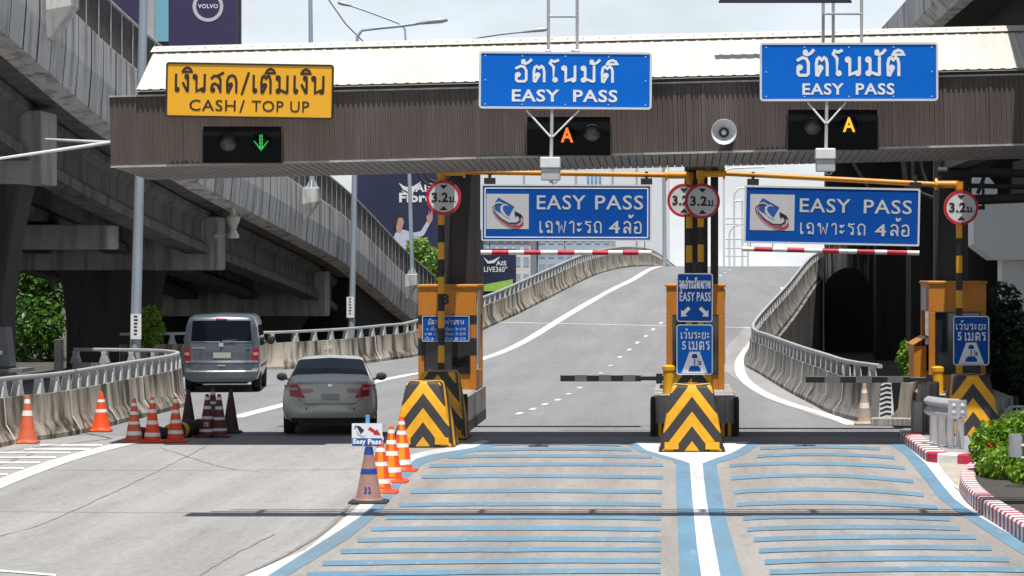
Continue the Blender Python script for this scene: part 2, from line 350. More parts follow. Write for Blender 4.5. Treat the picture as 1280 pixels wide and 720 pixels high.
TH={
'เ':(.32,[[(.1,1),(.1,.12),C(.19,.11,.09,180,520)]]),
'ง':(.52,[[C(.30,.88,.09,0,-360),(.39,.86),(.39,.05),(.33,.04),(.06,.5)]]),
'น':(.95,[[HD,(.24,.86),(.24,.03),(.60,.17),C(.70,.11,.09,150,-360),(.79,.15),(.79,1)]]),
'ม':(.95,[[HD,(.24,.86),(.24,.14),C(.15,.11,.09,0,-320),(.3,.16),(.70,.02),(.77,.05),(.77,1)]]),
'ด':(.88,[[C(.33,.42,.09,-60,300),(.36,.3),(.20,0),(.12,.02),(.10,.65),(.20,.91),(.42,1),(.62,.92),(.72,.65),(.72,0)]]),
'ค':(.88,[[C(.42,.55,.09,-60,300),(.34,.45),(.20,0),(.12,.02),(.10,.65),(.20,.91),(.42,1),(.62,.92),(.72,.65),(.72,0)]]),
'ต':(.88,[[C(.33,.42,.09,-60,300),(.36,.3),(.20,0),(.12,.02),(.10,.65),(.16,.92),(.27,1),(.41,.86),(.55,1),(.66,.92),(.72,.65),(.72,0)]]),
'ล':(.85,[[(.10,.84),(.28,1),(.54,.97),(.70,.78),(.70,0)],[C(.19,.12,.09,-90,270),(.09,.2),(.14,.42),(.32,.5),(.5,.42),(.66,.18)]]),
'ส':(.85,[[(.10,.80),(.28,.96),(.54,.93),(.70,.74),(.70,0)],[C(.19,.12,.09,-90,270),(.09,.2),(.14,.42),(.32,.5),(.5,.42),(.66,.18)],[(.55,.98),(.88,1.14)]]),
'อ':(.85,[[C(.21,.44,.09,0,360),(.11,.42),(.11,.1),(.2,0),(.6,0),(.70,.1),(.70,.7),(.58,.95),(.36,1),(.10,.86)]]),
'ั':(0,[[C(-.52,1.32,.06,0,360),(-.56,1.2),(-.38,1.16),(-.2,1.26),(-.06,1.42)]]),
'ิ':(0,[[(-.70,1.16),(-.58,1.34),(-.38,1.42),(-.18,1.34),(-.08,1.17),(-.68,1.16)]]),
'้':(0,[[C(-.42,1.52,.05,0,360),(-.38,1.38),(-.28,1.38),(-.08,1.58)]]),
'่':(0,[[(-.3,1.18),(-.3,1.45)]]),
'โ':(.48,[[C(.29,.11,.09,-180,160),(.20,.13),(.20,.95),(-.02,1.2),(.06,1.38),(.25,1.30),(.46,1.40)]]),
'ฉ':(.85,[[C(.22,.60,.09,-60,300),(.11,.80),(.28,1),(.54,.96),(.66,.78),(.66,.02),(.58,.03),(.46,.12),C(.34,.13,.09,0,360)]]),
'พ':(1.0,[[HD,(.24,.86),(.28,.02),(.50,.65),(.72,.02),(.86,1)]]),
'ผ':(.95,[[C(.30,.80,.09,0,360),(.16,.86),(.14,.02),(.44,.5),(.76,.02),(.80,1)]]),
'า':(.55,[[(.06,.82),(.16,.97),(.34,1),(.43,.85),(.43,0)]]),
'ะ':(.5,[[C(.12,.78,.07,0,360),(.18,.64),(.38,.86)],[C(.12,.26,.07,0,360),(.18,.12),(.38,.34)]]),
'ร':(.62,[[(.56,1.0),(.36,.94),(.12,1),(.10,.82),(.26,.72),(.48,.64),(.5,.14),C(.41,.11,.09,0,-340)]]),
'ถ':(.82,[[C(.23,.11,.09,180,-180),(.14,.2),(.16,.5),(.08,.66),(.24,.96),(.46,1),(.68,.82),(.68,0)]]),
'ก':(.82,[[(.14,0),(.14,.5),(.07,.66),(.24,.96),(.48,1),(.68,.82),(.68,0)]]),
'จ':(.72,[[C(.22,.40,.09,-60,300),(.40,.06),(.52,.02),(.60,.2),(.60,.75),(.45,.98),(.24,.98),(.08,.82)]]),
'ุ':(0,[[C(-.28,-.18,.06,0,360),(-.2,-.2),(-.2,-.42)]]),
'ญ':(1.15,[[C(.24,.40,.09,-60,300),(.14,.02),(.10,.65),(.28,1),(.50,.85),(.52,.15),C(.61,.11,.08,180,520),(.96,.03),(.98,1)]]),
'ณ':(1.15,[[C(.24,.42,.09,-60,300),(.10,.65),(.28,1),(.46,.85),(.48,.03),(.72,.9),(.76,.03),C(.85,.11,.08,180,520),(.98,.2),(.98,1)]]),
'ว':(.72,[[(.08,.82),(.24,1),(.46,.97),(.58,.75),(.58,.14),C(.49,.11,.09,0,-340)]]),
'ย':(.85,[[C(.28,.86,.09,-120,240),(.10,.75),(.24,.56),(.12,.42),(.12,.05),(.24,0),(.62,0),(.72,.08),(.72,1)]]),
'ท':(.85,[[HD,(.24,.86),(.24,0)],[(.24,.55),(.42,.98),(.62,.98),(.70,.82),(.70,0)]]),
'ห':(.88,[[HD,(.24,.86),(.24,0)],[(.24,.32),(.58,.72),C(.62,.86,.09,-120,220)],[(.52,.66),(.72,.48),(.72,0)]]),
'บ':(.88,[[HD,(.24,.86),(.24,.02),(.74,.02),(.74,1)]]),
'/':(.5,[[(.02,-.1),(.46,1.15)]]),' ':(.4,[]),'-':(.5,[[(.08,.45),(.4,.45)]]),
}
def ribbon(pts,w,y,mb,m):
    n=len(pts); L=[];Rr=[]
    for i,p in enumerate(pts):
        a=pts[max(i-1,0)]; b=pts[min(i+1,n-1)]
        d1=Vector((p[0]-a[0],p[1]-a[1])); d2=Vector((b[0]-p[0],b[1]-p[1]))
        if d1.length<1e-9: d1=d2
        if d2.length<1e-9: d2=d1
        d1.normalize(); d2.normalize(); t=(d1+d2)
        if t.length<.2: t=d2
        t.normalize(); nn=Vector((-t.y,t.x)); k=1/max(.65,nn.dot(Vector((-d1.y,d1.x))))
        e=t*(w*.35) if i==n-1 else (-t*(w*.35) if i==0 else Vector((0,0)))
        yy=y-.00005*i
        L.append((p[0]+e.x+nn.x*w/2*k,yy,p[1]+e.y+nn.y*w/2*k)); Rr.append((p[0]+e.x-nn.x*w/2*k,yy,p[1]+e.y-nn.y*w/2*k))
    mb.add(L+Rr,[(i,i+1,n+i+1,n+i) for i in range(n-1)],m)
def thai(s,u0,v0,u1,v1,y,mb,m=0,w=.14,gap=.20):
    """v0..v1 is the height of the plain consonants; marks go above and below"""
    tot=0; items=[]
    for ch in s:
        if ch in TH: g=TH[ch]; items.append((ch,tot)); tot+=g[0]+(gap if g[0] else 0)
        else: items.append((ch,tot)); tot+=.62
    sx=(u1-u0)/(tot-gap); sy=(v1-v0); q=0
    for ch,x in items:
        if ch not in TH:
            latin(ch,u0+(x+.04)*sx,v0,u0+(x+.52)*sx,v1,y,mb,m,.015); continue
        for st in TH[ch][1]:
            pts=[]
            for t in st:
                if t[0]=='c':
                    _,cx,cy,r,a0,a1=t; k=12
                    pts+=[(cx+r*math.cos(R(a0+(a1-a0)*i/k)),cy+r*math.sin(R(a0+(a1-a0)*i/k))) for i in range(k+1)]
                else: pts.append(t)
            pts=[(u0+(x+a)*sx, v0+b*sy) for a,b in pts]
            q+=1; ribbon(pts,w*sy,y-.0001*(q%3),mb,m)
# ------------------------------------------------------------------ 2-D sign drawing helpers (flat, in a sign's own plane)
def rrect(u0,v0,u1,v1,r,n=4):
    o=[]
    for cx,cy,a in ((u1-r,v1-r,0),(u0+r,v1-r,90),(u0+r,v0+r,180),(u1-r,v0+r,270)):
        o+=[(cx+r*math.cos(R(a+90*i/n)),cy+r*math.sin(R(a+90*i/n))) for i in range(n+1)]
    return o
def flat(mb,poly,y,m=0): mb.add([(a,y,b) for a,b in poly],[tuple(range(len(poly)))],m)
def frame2d(mb,u0,v0,u1,v1,t,r,y0,y1,m=0):
    A=rrect(u0,v0,u1,v1,r); B=rrect(u0+t,v0+t,u1-t,v1-t,max(r-t,.005)); n=len(A); vs=[]
    for y in (y0,y1): vs+=[(a,y,b) for a,b in A]+[(a,y,b) for a,b in B]
    fs=[]
    for i in range(n):
        j=(i+1)%n
        fs+=[(i,j,n+j,n+i),(2*n+i,2*n+j,3*n+j,3*n+i),(i,j,2*n+j,2*n+i),(n+i,n+j,3*n+j,3*n+i)]
    mb.add(vs,fs,m)
def disc(cx,cy,r,n=28): return [(cx+r*math.cos(2*math.pi*i/n),cy+r*math.sin(2*math.pi*i/n)) for i in range(n)]
def crescent(mb,pts,widths,y,m):
    n=len(pts);vs=[]
    for i in range(n):
        a=Vector(pts[max(i-1,0)]);b=Vector(pts[min(i+1,n-1)]);t=(b-a).normalized();nn=Vector((-t.y,t.x))*widths[i]/2;p=Vector(pts[i])
        vs+=[(p.x+nn.x,y,p.y+nn.y),(p.x-nn.x,y,p.y-nn.y)]
    mb.add(vs,[(2*i,2*i+1,2*i+3,2*i+2) for i in range(n-1)],m)
def arc(cx,cy,rx,ry,rot,a0,a1,n=16):
    o=[];c,s=math.cos(R(rot)),math.sin(R(rot))
    for i in range(n+1):
        a=R(a0+(a1-a0)*i/n);x=rx*math.cos(a);y=ry*math.sin(a);o.append((cx+x*c-y*s,cy+x*s+y*c))
    return o
# ================================================================== SETTING
def spline(pts, step=1.0):
    pts=[Vector(p) for p in pts]; out=[]
    Q=[pts[0]*2-pts[1]]+pts+[pts[-1]*2-pts[-2]]
    for i in range(1,len(Q)-2):
        p0,p1,p2,p3=Q[i-1:i+3]; n=max(1,int((p2-p1).length/step))
        for k in range(n):
            t=k/n
            out.append(.5*((2*p1)+(p2-p0)*t+(2*p0-5*p1+4*p2-p3)*t*t+(3*p1-p0-3*p2+p3)*t**3))
    out.append(pts[-1]); return out
def lerp_tab(tab,y):
    if y<=tab[0][0]: return tab[0][1]
    for (a,va),(b,vb) in zip(tab,tab[1:]):
        if y<=b: return va+(vb-va)*(y-a)/max(b-a,1e-6)
    return tab[-1][1]
def frames(s):
    o=[]
    for i,p in enumerate(s):
        t=s[min(i+1,len(s)-1)]-s[max(i-1,0)]; t.z=0; t.normalize(); o.append((p,t,Vector((-t.y,t.x,0))))
    return o
def V3(x,y): return Vector((x,y,zroad(y)))
PA=[Vector((-11.9,44,0)),G(-2,555.5),G(70,545),G(150,525),G(215,508),Vector((-11.75,67.6,0)),Vector((-12.7,69.2,0)),Vector((-14.6,70,0))]
PB=[GH(150,465),GH(235,464),GH(345,462),GH(430,456),GH(480,450),GH(520,443),GH(600,410),GH(640,392),GH(690,367),GH(733,346),
    V3(-3.15,160),V3(-2.3,175),V3(-1.6,190),V3(-.9,210),V3(-.1,232),V3(1.5,262)]
PC=[GH(1100,529),GH(1060,520),GH(1030,505),GH(1000,490),GH(962,468),GH(942,455),GH(950,434),GH(985,390),GH(1014,351),V3(8.0,150),V3(10.2,170),V3(13.4,190),V3(17.5,212),V3(23,240)]
SA,SB,SC=spline(PA,.8),spline(PB,1.0),spline(PC,.8)
tabL=[(p.y,p.x) for p in sorted(SB,key=lambda p:p.y)]; tabR=[(p.y,p.x) for p in sorted(SC,key=lambda p:p.y)]
def XL(y): return -17.5 if y<87 else lerp_tab(tabL,y)-.15
def XR(y): return 9.0 if y<56 else lerp_tab(tabR,y)+.15
# ground sheet to the horizon
g=MB(); g.add([(-2500,-60,-.9),(2500,-60,-.9),(2500,4000,-.9),(-2500,4000,-.9)],[(0,1,2,3)])
struct(g.build('ground',M['soil']))
rd=MB(); ys=[8+2*i for i in range(24)]+[56+1.0*i for i in range(190)]+[248+6*i for i in range(28)]
rows=[[(XL(y)+(XR(y)-XL(y))*k/6,y,zroad(y)) for k in range(7)] for y in ys]
rd.loft(rows,closed=False,caps=False)
struct(rd.build('road',M['asph']))
def sheet(rowsA,rowsB,dz,mb,z=None):
    """ribbon between two ground poly-lines"""
    n=len(rowsA); vs=[]
    for a,b in zip(rowsA,rowsB): vs+=[Vector(a)+Vector((0,0,dz)),Vector(b)+Vector((0,0,dz))]
    mb.add(vs,[(2*i,2*i+1,2*i+3,2*i+2) for i in range(n-1)])
def gline(pts, w, dz, mb, dense=2.0):
    s=spline(pts,dense); A=[];B=[]
    for i,p in enumerate(s):
        t=(s[min(i+1,len(s)-1)]-s[max(i-1,0)]); t.z=0; t.normalize(); nn=Vector((-t.y,t.x,0))*w/2
        a=p+nn;b=p-nn; a.z=zroad(a.y); b.z=zroad(b.y); A.append(a);B.append(b)
    sheet(A,B,dz,mb)
plaza=MB(); plaza.add([(-17.5,8,.004),(9,8,.004),(9,52.6,.004),(-17.5,53.4,.004)],[(0,1,2,3)])
struct(plaza.build('plaza_pavement',M['conc']))
# coloured approach lanes
bl_out=[(300,745),(336,720),(406,676),(449,648),(465,634),(488,608),(505,585),(520,574),(539,569),(592,560),(613,552)]
bl_in =[(330,745),(361,720),(438,673),(470,646),(486,628),(502,606),(518,590),(530,580),(548,574.5),(606,562.5),(640,552)]
wl_out=[(255,745),(308,720),(381,689),(419,659),(447,634),(470,608),(490,585),(508,571),(531,565),(580,556.5),(603,551)]
br_out=[(1110,553),(1133,571),(1153,597),(1173,623),(1200,643),(1237,668),(1290,702),(1330,726)]
br_in =[(1128,553),(1157,580),(1173,601),(1193,625),(1226,648),(1268,672),(1310,694),(1350,714)]
wr_out=[(1141,553),(1173,580),(1190,601),(1207,624),(1243,646),(1280,668),(1322,690),(1362,710)]
gl=lambda L:[G(*p) for p in L]
lane=MB(); lane.add([p+Vector((0,0,.008)) for p in gl(bl_in)]+[p+Vector((0,0,.008)) for p in gl(br_out)],[tuple(range(len(bl_in)+len(br_out)))])
struct(lane.build('lane_surface',M['lane']))
bm_=MB(); wm=MB(); bars_=MB()
def dense_pair(a,b,k=4):
    A=spline(gl(a),.5);n=len(A)
    def resample(L,n):
        P_=gl(L);cum=[0]
        for p,q in zip(P_,P_[1:]): cum.append(cum[-1]+(q-p).length)
        o=[]
        for i in range(n):
            t=cum[-1]*i/(n-1)
            for j in range(len(cum)-1):
                if t<=cum[j+1]+1e-9:
                    f=(t-cum[j])/(cum[j+1]-cum[j]); o.append(P_[j].lerp(P_[j+1],f)); break
        return o
    return gl(a),gl(b)
sheet(*dense_pair(bl_out,bl_in),.012,bm_); sheet(*dense_pair(wl_out,bl_out),.012,wm)
sheet(*dense_pair(br_out,br_in),.012,bm_); sheet(*dense_pair(br_in,wr_out),.012,wm)
# centre stem and its Y arms
sheet(gl([(845,581),(845.5,627),(848,682),(850,720),(852,745)]),gl([(862,580),(865,618),(871,682),(876.7,720),(880,745)]),.012,bm_)
sheet(gl([(878,580),(883,627),(888,653),(895.5,693),(900,720),(904,745)]),gl([(895.5,580.5),(904,633),(911,662),(920,693),(928,720),(934,745)]),.012,bm_)
sheet(gl([(862,580),(865,618),(871,682),(876.7,720),(880,745)]),gl([(878,580),(883,627),(891,670),(900,720),(904,745)]),.012,wm)
sheet(gl([(780,553),(798,564.5),(822,571.5),(840,576.5),(845,581)]),gl([(793,553),(808,563.5),(832,570.5),(853,576.5),(862,580)]),.012,bm_)
sheet(gl([(952,553),(941,562.5),(930,569),(912,575),(895.5,580.5)]),gl([(938,553),(925,561.5),(913,567.5),(895,573.5),(878,580)]),.012,bm_)
wm.add([p+Vector((0,0,.012)) for p in gl([(793,553),(808,563.5),(832,570.5),(853,576.5),(862,580),(878,580),(895,573.5),(913,567.5),(925,561.5),(938,553)])],[tuple(range(10))])
# speed bars, each a slightly sagging hand-painted stripe
def bar(a,mid,b,h):
    rng=random.Random(int(a[0]*7+a[1]))
    n=14; A=[];B=[]
    for i in range(n+1):
        t=i/n; x=a[0]+(b[0]-a[0])*t; y=(1-t)*(1-t)*a[1]+2*t*(1-t)*(2*mid-(a[1]+b[1])/2)+t*t*b[1]
        j=rng.uniform(-.25,.25); A.append(G(x,y-h/2+j)); B.append(G(x,y+h/2+j))
    sheet(A,B,.016,bars_)
for (x0,y0,x1,y1) in [(616,556,776,557),(596,563.5,790,563),(560,572,815,572),(537,583.5,829,582),(527,597,829,598),(513,616,828,616),(499,632.5,827,632),(482,648.5,826,649),(464,662.5,826,663),(447,676.5,826,676),(426,691,826,688.5),(403,706,826,702.5),(383,720,826,715.5),(350,737,826,731)]:
    bar((x0,y0),(y0+y1)/2-1.2,(x1,y1),3.4+(y0-555)*.018)
for (x0,y0,ym,x1,y1) in [(950,561.5,559.5,1100,562),(946,571.5,569,1118,573),(912,583,580.5,1131,586),(914,599,595.5,1142,603),(918,616.5,613,1155,620),(921,632,629.5,1172,636),(929,649,646.5,1188,650.5),(934,663,660,1200,662),(942,676,672.5,1220,673),(949,690,686,1240,687),(956,704,700,1262,701),(962,717,713,1285,714),(970,733,729,1310,730)]:
    bar((x0,y0),ym,(x1,y1),3.4+(y0-555)*.018)
struct(bm_.build('blue_lane_marking',M['blue_paint'])); struct(bars_.build('blue_speed_bar',M['blue_paint']))
# white lines on the road
gline([GH(293,523),GH(350,508),GH(480,475),GH(530,466),GH(600,450),GH(640,435),GH(700,400),GH(760,365),GH(800,344),V3(-.6,178),V3(0.4,200)],.34,.008,wm)
gline([V3(5.0,133),GH(985,384),GH(949,419),GH(931,441),GH(924,456),GH(931,475),GH(956,493),GH(992,507),GH(1035,520),GH(1066,532)],.30,.008,wm)
gline([G(-40,622),G(0,605),G(75,577),G(150,556.5),G(185,551)],.36,.012,wm)
for (x0,x1,y) in [(50,128,557),(30,114,562),(0,88,566.5),(-10,70,572.5),(-10,50,579),(-10,30,586),(-10,10,594)]:
    sheet([G(x0,y-1.1),G(x0,y+1.1)],[G(x1,y-1.1),G(x1,y+1.1)],.012,wm)
sheet([G(-10,712.5),G(-10,715)],[G(70,719),G(70,721.5)],.012,wm)
for (x,y) in [(648,517.7),(665,512),(680,506),(696,500),(710,492.7),(724,485),(736.7,476.7),(750,466.7),(762.7,457),(774,447),(785.7,437.7),(796,429),(806.7,421),(815.7,412),(825.7,404),(835,396),(843,388),(851,381),(858,375),(900,344.5),(906,341),(912,338)]:
    p=GH(x,y); L_=.42; wm.add([(p.x+sx*.065,p.y+sy*L_,zroad(p.y+sy*L_)+.008) for sx,sy in ((-1,-1),(1,-1),(1.6,1),(-.4,1))],[(0,1,2,3)])
struct(wm.build('white_road_marking',M['white_paint']))
gu=MB(); A=[];B_=[]
for p,t,nn in frames(SC):
    if 57<p.y<112:
        n_=nn if nn.x<0 else -nn; k_=.35+.55*min(1,max(0,(p.y-57)/25)) 
        a=p+n_*.29; b=p+n_*(.29+k_); a.z=zroad(a.y); b.z=zroad(b.y); A.append(a);B_.append(b)
sheet(A,B_,.006,gu); struct(gu.build('road_gutter',M['conc']))
tj=MB(); a=GH(597,403); b=GH(942,410); gline([a,(a+b)/2,b],.18,.010,tj)
struct(tj.build('road_expansion_joint',M['joint']))
cr=MB()
gline([G(0,581),G(55,565),G(100,551.5+12),G(140,557),G(185,550.5)],.045,.010,cr,.4)
gline([G(300,722),G(360,693),G(410,661),G(443,624),G(450,612)],.05,.0135,cr,.4)
for L_ in ([(-5,672),(40,660),(90,640),(150,612),(200,588),(262,556)],[(200,560),(300,589.5-1),(420,588)],[(250,720),(300,690),(345,668)]):
    rng=random.Random(len(L_)); s=spline([G(*p) for p in L_],.35)
    A=[];B=[]
    for p in s:
        w=rng.uniform(.004,.014); j=rng.uniform(-.018,.018); A.append(p+Vector((j-w,0,0)));B.append(p+Vector((j+w,0,0)))
    sheet(A,B,.010,cr)
gline([G(40,588),G(240,588.5),G(445,587)],.03,.0105,cr,1.0)
gline([G(-5,640),G(200,641.5),G(420,640)],.03,.0105,cr,1.0)
struct(cr.build('pavement_crack',M['crack']))

# ------------------------------------------------------------------ concrete safety barriers with steel rail
JP=[(.30,-.05),(.30,.09),(.14,.34),(.10,.82),(-.10,.82),(-.14,.34),(-.30,.09),(-.30,-.05)]
def dress(rings_pts, prof, sc=0):
    return [[p+nn*(a+(sc if a>0 else -sc))+Vector((0,0,b+(sc if b>.5 else 0))) for a,b in prof] for p,t,nn in rings_pts]
def barrier(name,label,s,step,post_r,joint_step,rail_h=1.14,group=None,wall='jersey'):
    root=thing(name,s[0],label,'safety barrier',group)
    fr=frames(s); b=MB(); b.loft(dress(fr,JP)); b.build('concrete_wall',M[wall],root,smooth=30)
    acc=0; last=0
    for i in range(1,len(fr)-1):
        acc+=(s[i]-s[i-1]).length
        if acc-last>=joint_step:
            last=acc; p,t,nn=fr[i]; rng=random.Random(i); w=rng.uniform(.02,.055)
            j=MB(); j.loft(dress([(p-t*w,t,nn),(p+t*w,t,nn)],JP,.006)); j.build('mortar_joint',M['joint'],root)
    # rail along the top
    r=MB(); prof=[(.045,-.042),(.055,0),(.045,.03),(.02,.042),(-.02,.042),(-.045,.03),(-.055,0),(-.045,-.042)]
    r.loft([[p+nn*a+Vector((0,0,rail_h+b_)) for a,b_ in prof] for p,t,nn in fr]); r.build('steel_rail',M['railpaint'],root,smooth=40)
    proto=None; acc=0; last=-step/2; n=0; far=MB()
    for i in range(1,len(fr)):
        acc+=(s[i]-s[i-1]).length
        while acc-last>=step:
            last+=step; f=1-(acc-last)/(s[i]-s[i-1]).length; p=s[i-1].lerp(s[i],max(0,min(1,f))); t=fr[i][1]
            if proto is None:
                m=MB(); m.loft([[(x*a,y*b_,z) for x,y in ((-1,-1),(1,-1),(1,1),(-1,1))] for a,b_,z in ((.12,.08,.80),(.115,.08,.84),(.055,.07,1.02),(.075,.06,rail_h-.04))])
                proto=m.build('rail_post',M['railpaint'],root,org=(0,0,0)); c=proto
            elif n<98:
                c=proto.copy(); COL.objects.link(c)
            else:
                ang=math.atan2(t.y,t.x)
                for_ring=[[p+t*(x*a)+Vector((-t.y,t.x,0))*(y*b_)+Vector((0,0,z)) for x,y in ((-1,-1),(1,-1),(1,1),(-1,1))] for a,b_,z in ((.12,.08,.80),(.055,.07,1.02),(.075,.06,rail_h-.04))]
                far.loft(for_ring); n+=1; continue
            c.parent=root; c.location=p-s[0]; c.rotation_euler=(0,0,math.atan2(t.y,t.x)); n+=1
    if far.v: tag(far.build('distant_rail_post',M['railpaint'],root),kind='stuff')
    return root
bA=barrier('concrete_barrier','stained concrete barrier with steel top rail at the left edge, behind the lone orange cones',SA,.8,0,3.0)
bB=barrier('concrete_barrier','long concrete barrier with pale rail running behind the van and up to the crest',SB,1.05,0,3.4)
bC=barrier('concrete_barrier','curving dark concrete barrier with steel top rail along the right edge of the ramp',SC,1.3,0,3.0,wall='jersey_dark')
t=MB(); p=P(387,432,92.5)
latin('0-009',-.24,-.07,.24,.07,0,t,0,.01); t.v=[Vector((v.x,v.y,v.z)) for v in t.v]
fr=min(frames(SB),key=lambda q:(q[0]-GH(388,459)).length); pp,tt,nn=fr
if nn.y>0: nn=-nn
rot=math.atan2(tt.y,tt.x); rot = rot if tt.x>0 else rot+math.pi
num=t.build('painted_number',M['white'],bB,org=(0,0,0)); num.location=pp+nn*.135+Vector((0,0,.60))-SB[0]; num.rotation_euler=(R(-5),0,rot)
# retaining walls that carry the ramp outside the barriers
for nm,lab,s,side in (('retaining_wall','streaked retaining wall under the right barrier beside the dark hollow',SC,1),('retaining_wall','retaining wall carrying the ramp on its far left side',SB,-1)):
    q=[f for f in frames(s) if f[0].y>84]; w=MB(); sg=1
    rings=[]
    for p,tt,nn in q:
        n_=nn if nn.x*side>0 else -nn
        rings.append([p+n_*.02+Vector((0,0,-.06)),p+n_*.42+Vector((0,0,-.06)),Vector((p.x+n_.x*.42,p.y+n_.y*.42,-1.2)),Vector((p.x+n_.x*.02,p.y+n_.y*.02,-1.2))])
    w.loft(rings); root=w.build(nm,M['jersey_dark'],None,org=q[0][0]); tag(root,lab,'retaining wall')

# ------------------------------------------------------------------ left flyover
RT=[(30,-13.3,9.3,2.0),(48,-13.3,8.35,2.0),(57,-13.4,7.75,2.0),(71,-13.8,6.45,2.0),(86,-13.7,5.25,2.0),(101,-13.5,4.25,2.0),(118,-13.4,3.15,2.0),(130,-13.05,1.75,2.0),(138,-12.9,.85,2.15),(150,-12.4,-.5,2.3)]
RS=spline([Vector((x,y,z)) for y,x,z,t in RT],1.5)
ramp=thing('flyover_ramp',(-14,80,-.9),'grey streaked concrete flyover ramp descending along the left side','flyover')
fr=[(p,Vector((0,1,0)),Vector((1,0,0))) for p in RS]
pp_=[(0,2.0),(.0,1.05),(-.07,.16),(-.62,.1),(-.26,.9),(-.26,2.0)]
b=MB(); b.loft([[Vector((p.x+a,p.y,p.z+z)) for a,z in pp_] for p in RS]); par=b.build('parapet',M['ramp'],ramp)
acc=0; last=0
for i in range(1,len(RS)-1):
    acc+=(RS[i]-RS[i-1]).length
    if acc-last>1.2:
        last=acc; rng=random.Random(i*3); w=rng.choice((.02,.03,.05,.06)); p=RS[i]; q=RS[i+1]
        dz=(q.z-p.z)/(q.y-p.y)*2*w
        outer=[(.004,2.0),(.004,1.05),(-.066,.156)]
        sm=MB(); sm.loft([[Vector((p.x+a-(0 if k==0 else .03),p.y+(2*w if e else 0),p.z+z+(dz if e else 0))) for a,z in outer for k in (0,)]+[Vector((p.x+a-.03,p.y+(2*w if e else 0),p.z+z+(dz if e else 0))) for a,z in outer[::-1]] for e in (0,1)]); sm.build('panel_seam',M['seam'],par)
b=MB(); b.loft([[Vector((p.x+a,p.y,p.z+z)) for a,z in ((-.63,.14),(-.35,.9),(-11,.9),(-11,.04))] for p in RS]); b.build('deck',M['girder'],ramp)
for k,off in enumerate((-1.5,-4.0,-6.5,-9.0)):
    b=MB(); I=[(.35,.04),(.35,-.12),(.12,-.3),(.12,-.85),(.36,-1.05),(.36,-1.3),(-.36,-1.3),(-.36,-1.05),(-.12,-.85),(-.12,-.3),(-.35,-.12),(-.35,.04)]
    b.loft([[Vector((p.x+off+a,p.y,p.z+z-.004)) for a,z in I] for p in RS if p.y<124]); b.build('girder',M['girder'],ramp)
def rz_at(y): return lerp_tab([(p.y,p.z) for p in RS],y)
for (y,x0,h) in ((67,-14.55,1.75),(80.5,-15.7,2.0),(92,-14.5,1.75),(118.5,-14.3,1.9)):
    b=MB(); z=rz_at(y)-.02
    b.bbox(x0-9.8,x0,y-.8,y+.8,z-h,z-.05 if x0>-15 else z-1.32,.03); b.build('cap_beam',M['capc'],ramp)
for (y,xa,xb,flare) in ((67,-21.5,-15.5,.45),(92,-19.3,-16.6,.25),(118.5,-19.5,-15.5,.6),(92,-24.6,-22.6,.3)):
    z=rz_at(y)-1.75; b=MB(); rr=[]
    for zz,e in ((-1,0),(z*.45,0),(z*.75,flare*.4),(z-.02,flare)):
        rr.append([(xa-e,y-.7,zz),(xa-e+.1,y-.78,zz),(xb+e-.1,y-.78,zz),(xb+e,y-.7,zz),(xb+e,y+.7,zz),(xa-e,y+.7,zz)])
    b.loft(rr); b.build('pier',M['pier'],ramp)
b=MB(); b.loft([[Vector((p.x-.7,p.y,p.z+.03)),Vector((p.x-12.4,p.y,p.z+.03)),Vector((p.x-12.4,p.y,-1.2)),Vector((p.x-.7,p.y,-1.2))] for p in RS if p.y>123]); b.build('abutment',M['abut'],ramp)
def corb(y):
    x=lerp_tab([(p.y,p.x) for p in RS],y); z=rz_at(y)+1.98
    b=MB(); b.loft([[(x+.004,y-.42,z),(x+.55,y-.42,z),(x+.55,y+.42,z),(x+.004,y+.42,z)],[(x+.004,y-.42,z-.55),(x+.55,y-.42,z-.45),(x+.55,y+.42,z-.45),(x+.004,y+.42,z-.55)],[(x+.004,y-.3,z-1.15),(x+.12,y-.3,z-1.1),(x+.12,y+.3,z-1.1),(x+.004,y+.3,z-1.15)]])
    b.build('corbel',M['ramp'],ramp); return Vector((x+.3,y,z))
c1,c2,c3=corb(62.5),corb(104.5),corb(138)
# drain funnel hanging from the ramp edge
dr=thing('drain_pipe',P(292,240,91.2),'pale drain funnel pipe hanging beside the flyover cap beam','drain pipe')
b=MB(); c=P(291,0,91); zt=P(0,258,91).z; b.lathe([(.09,zt+.2),(.09,zt-.28)],12,(c.x,91,0)); b.build('pipe',M['joint'],dr,smooth=40)
b=MB(); b.lathe([(.10,zt-.28),(.24,zt-.34),(.22,zt-.46),(.10,zt-.72),(.20,zt-.92),(.20,zt-1.0),(.1,zt-1.02)],16,(c.x,91,0)); b.build('funnel',M['joint'],dr,smooth=40)
b=MB(); b.tube([(c.x-.1,91.1,zt-.9),(c.x-.6,91.1,zt-.92)],.06); b.build('bracket',M['joint'],dr)
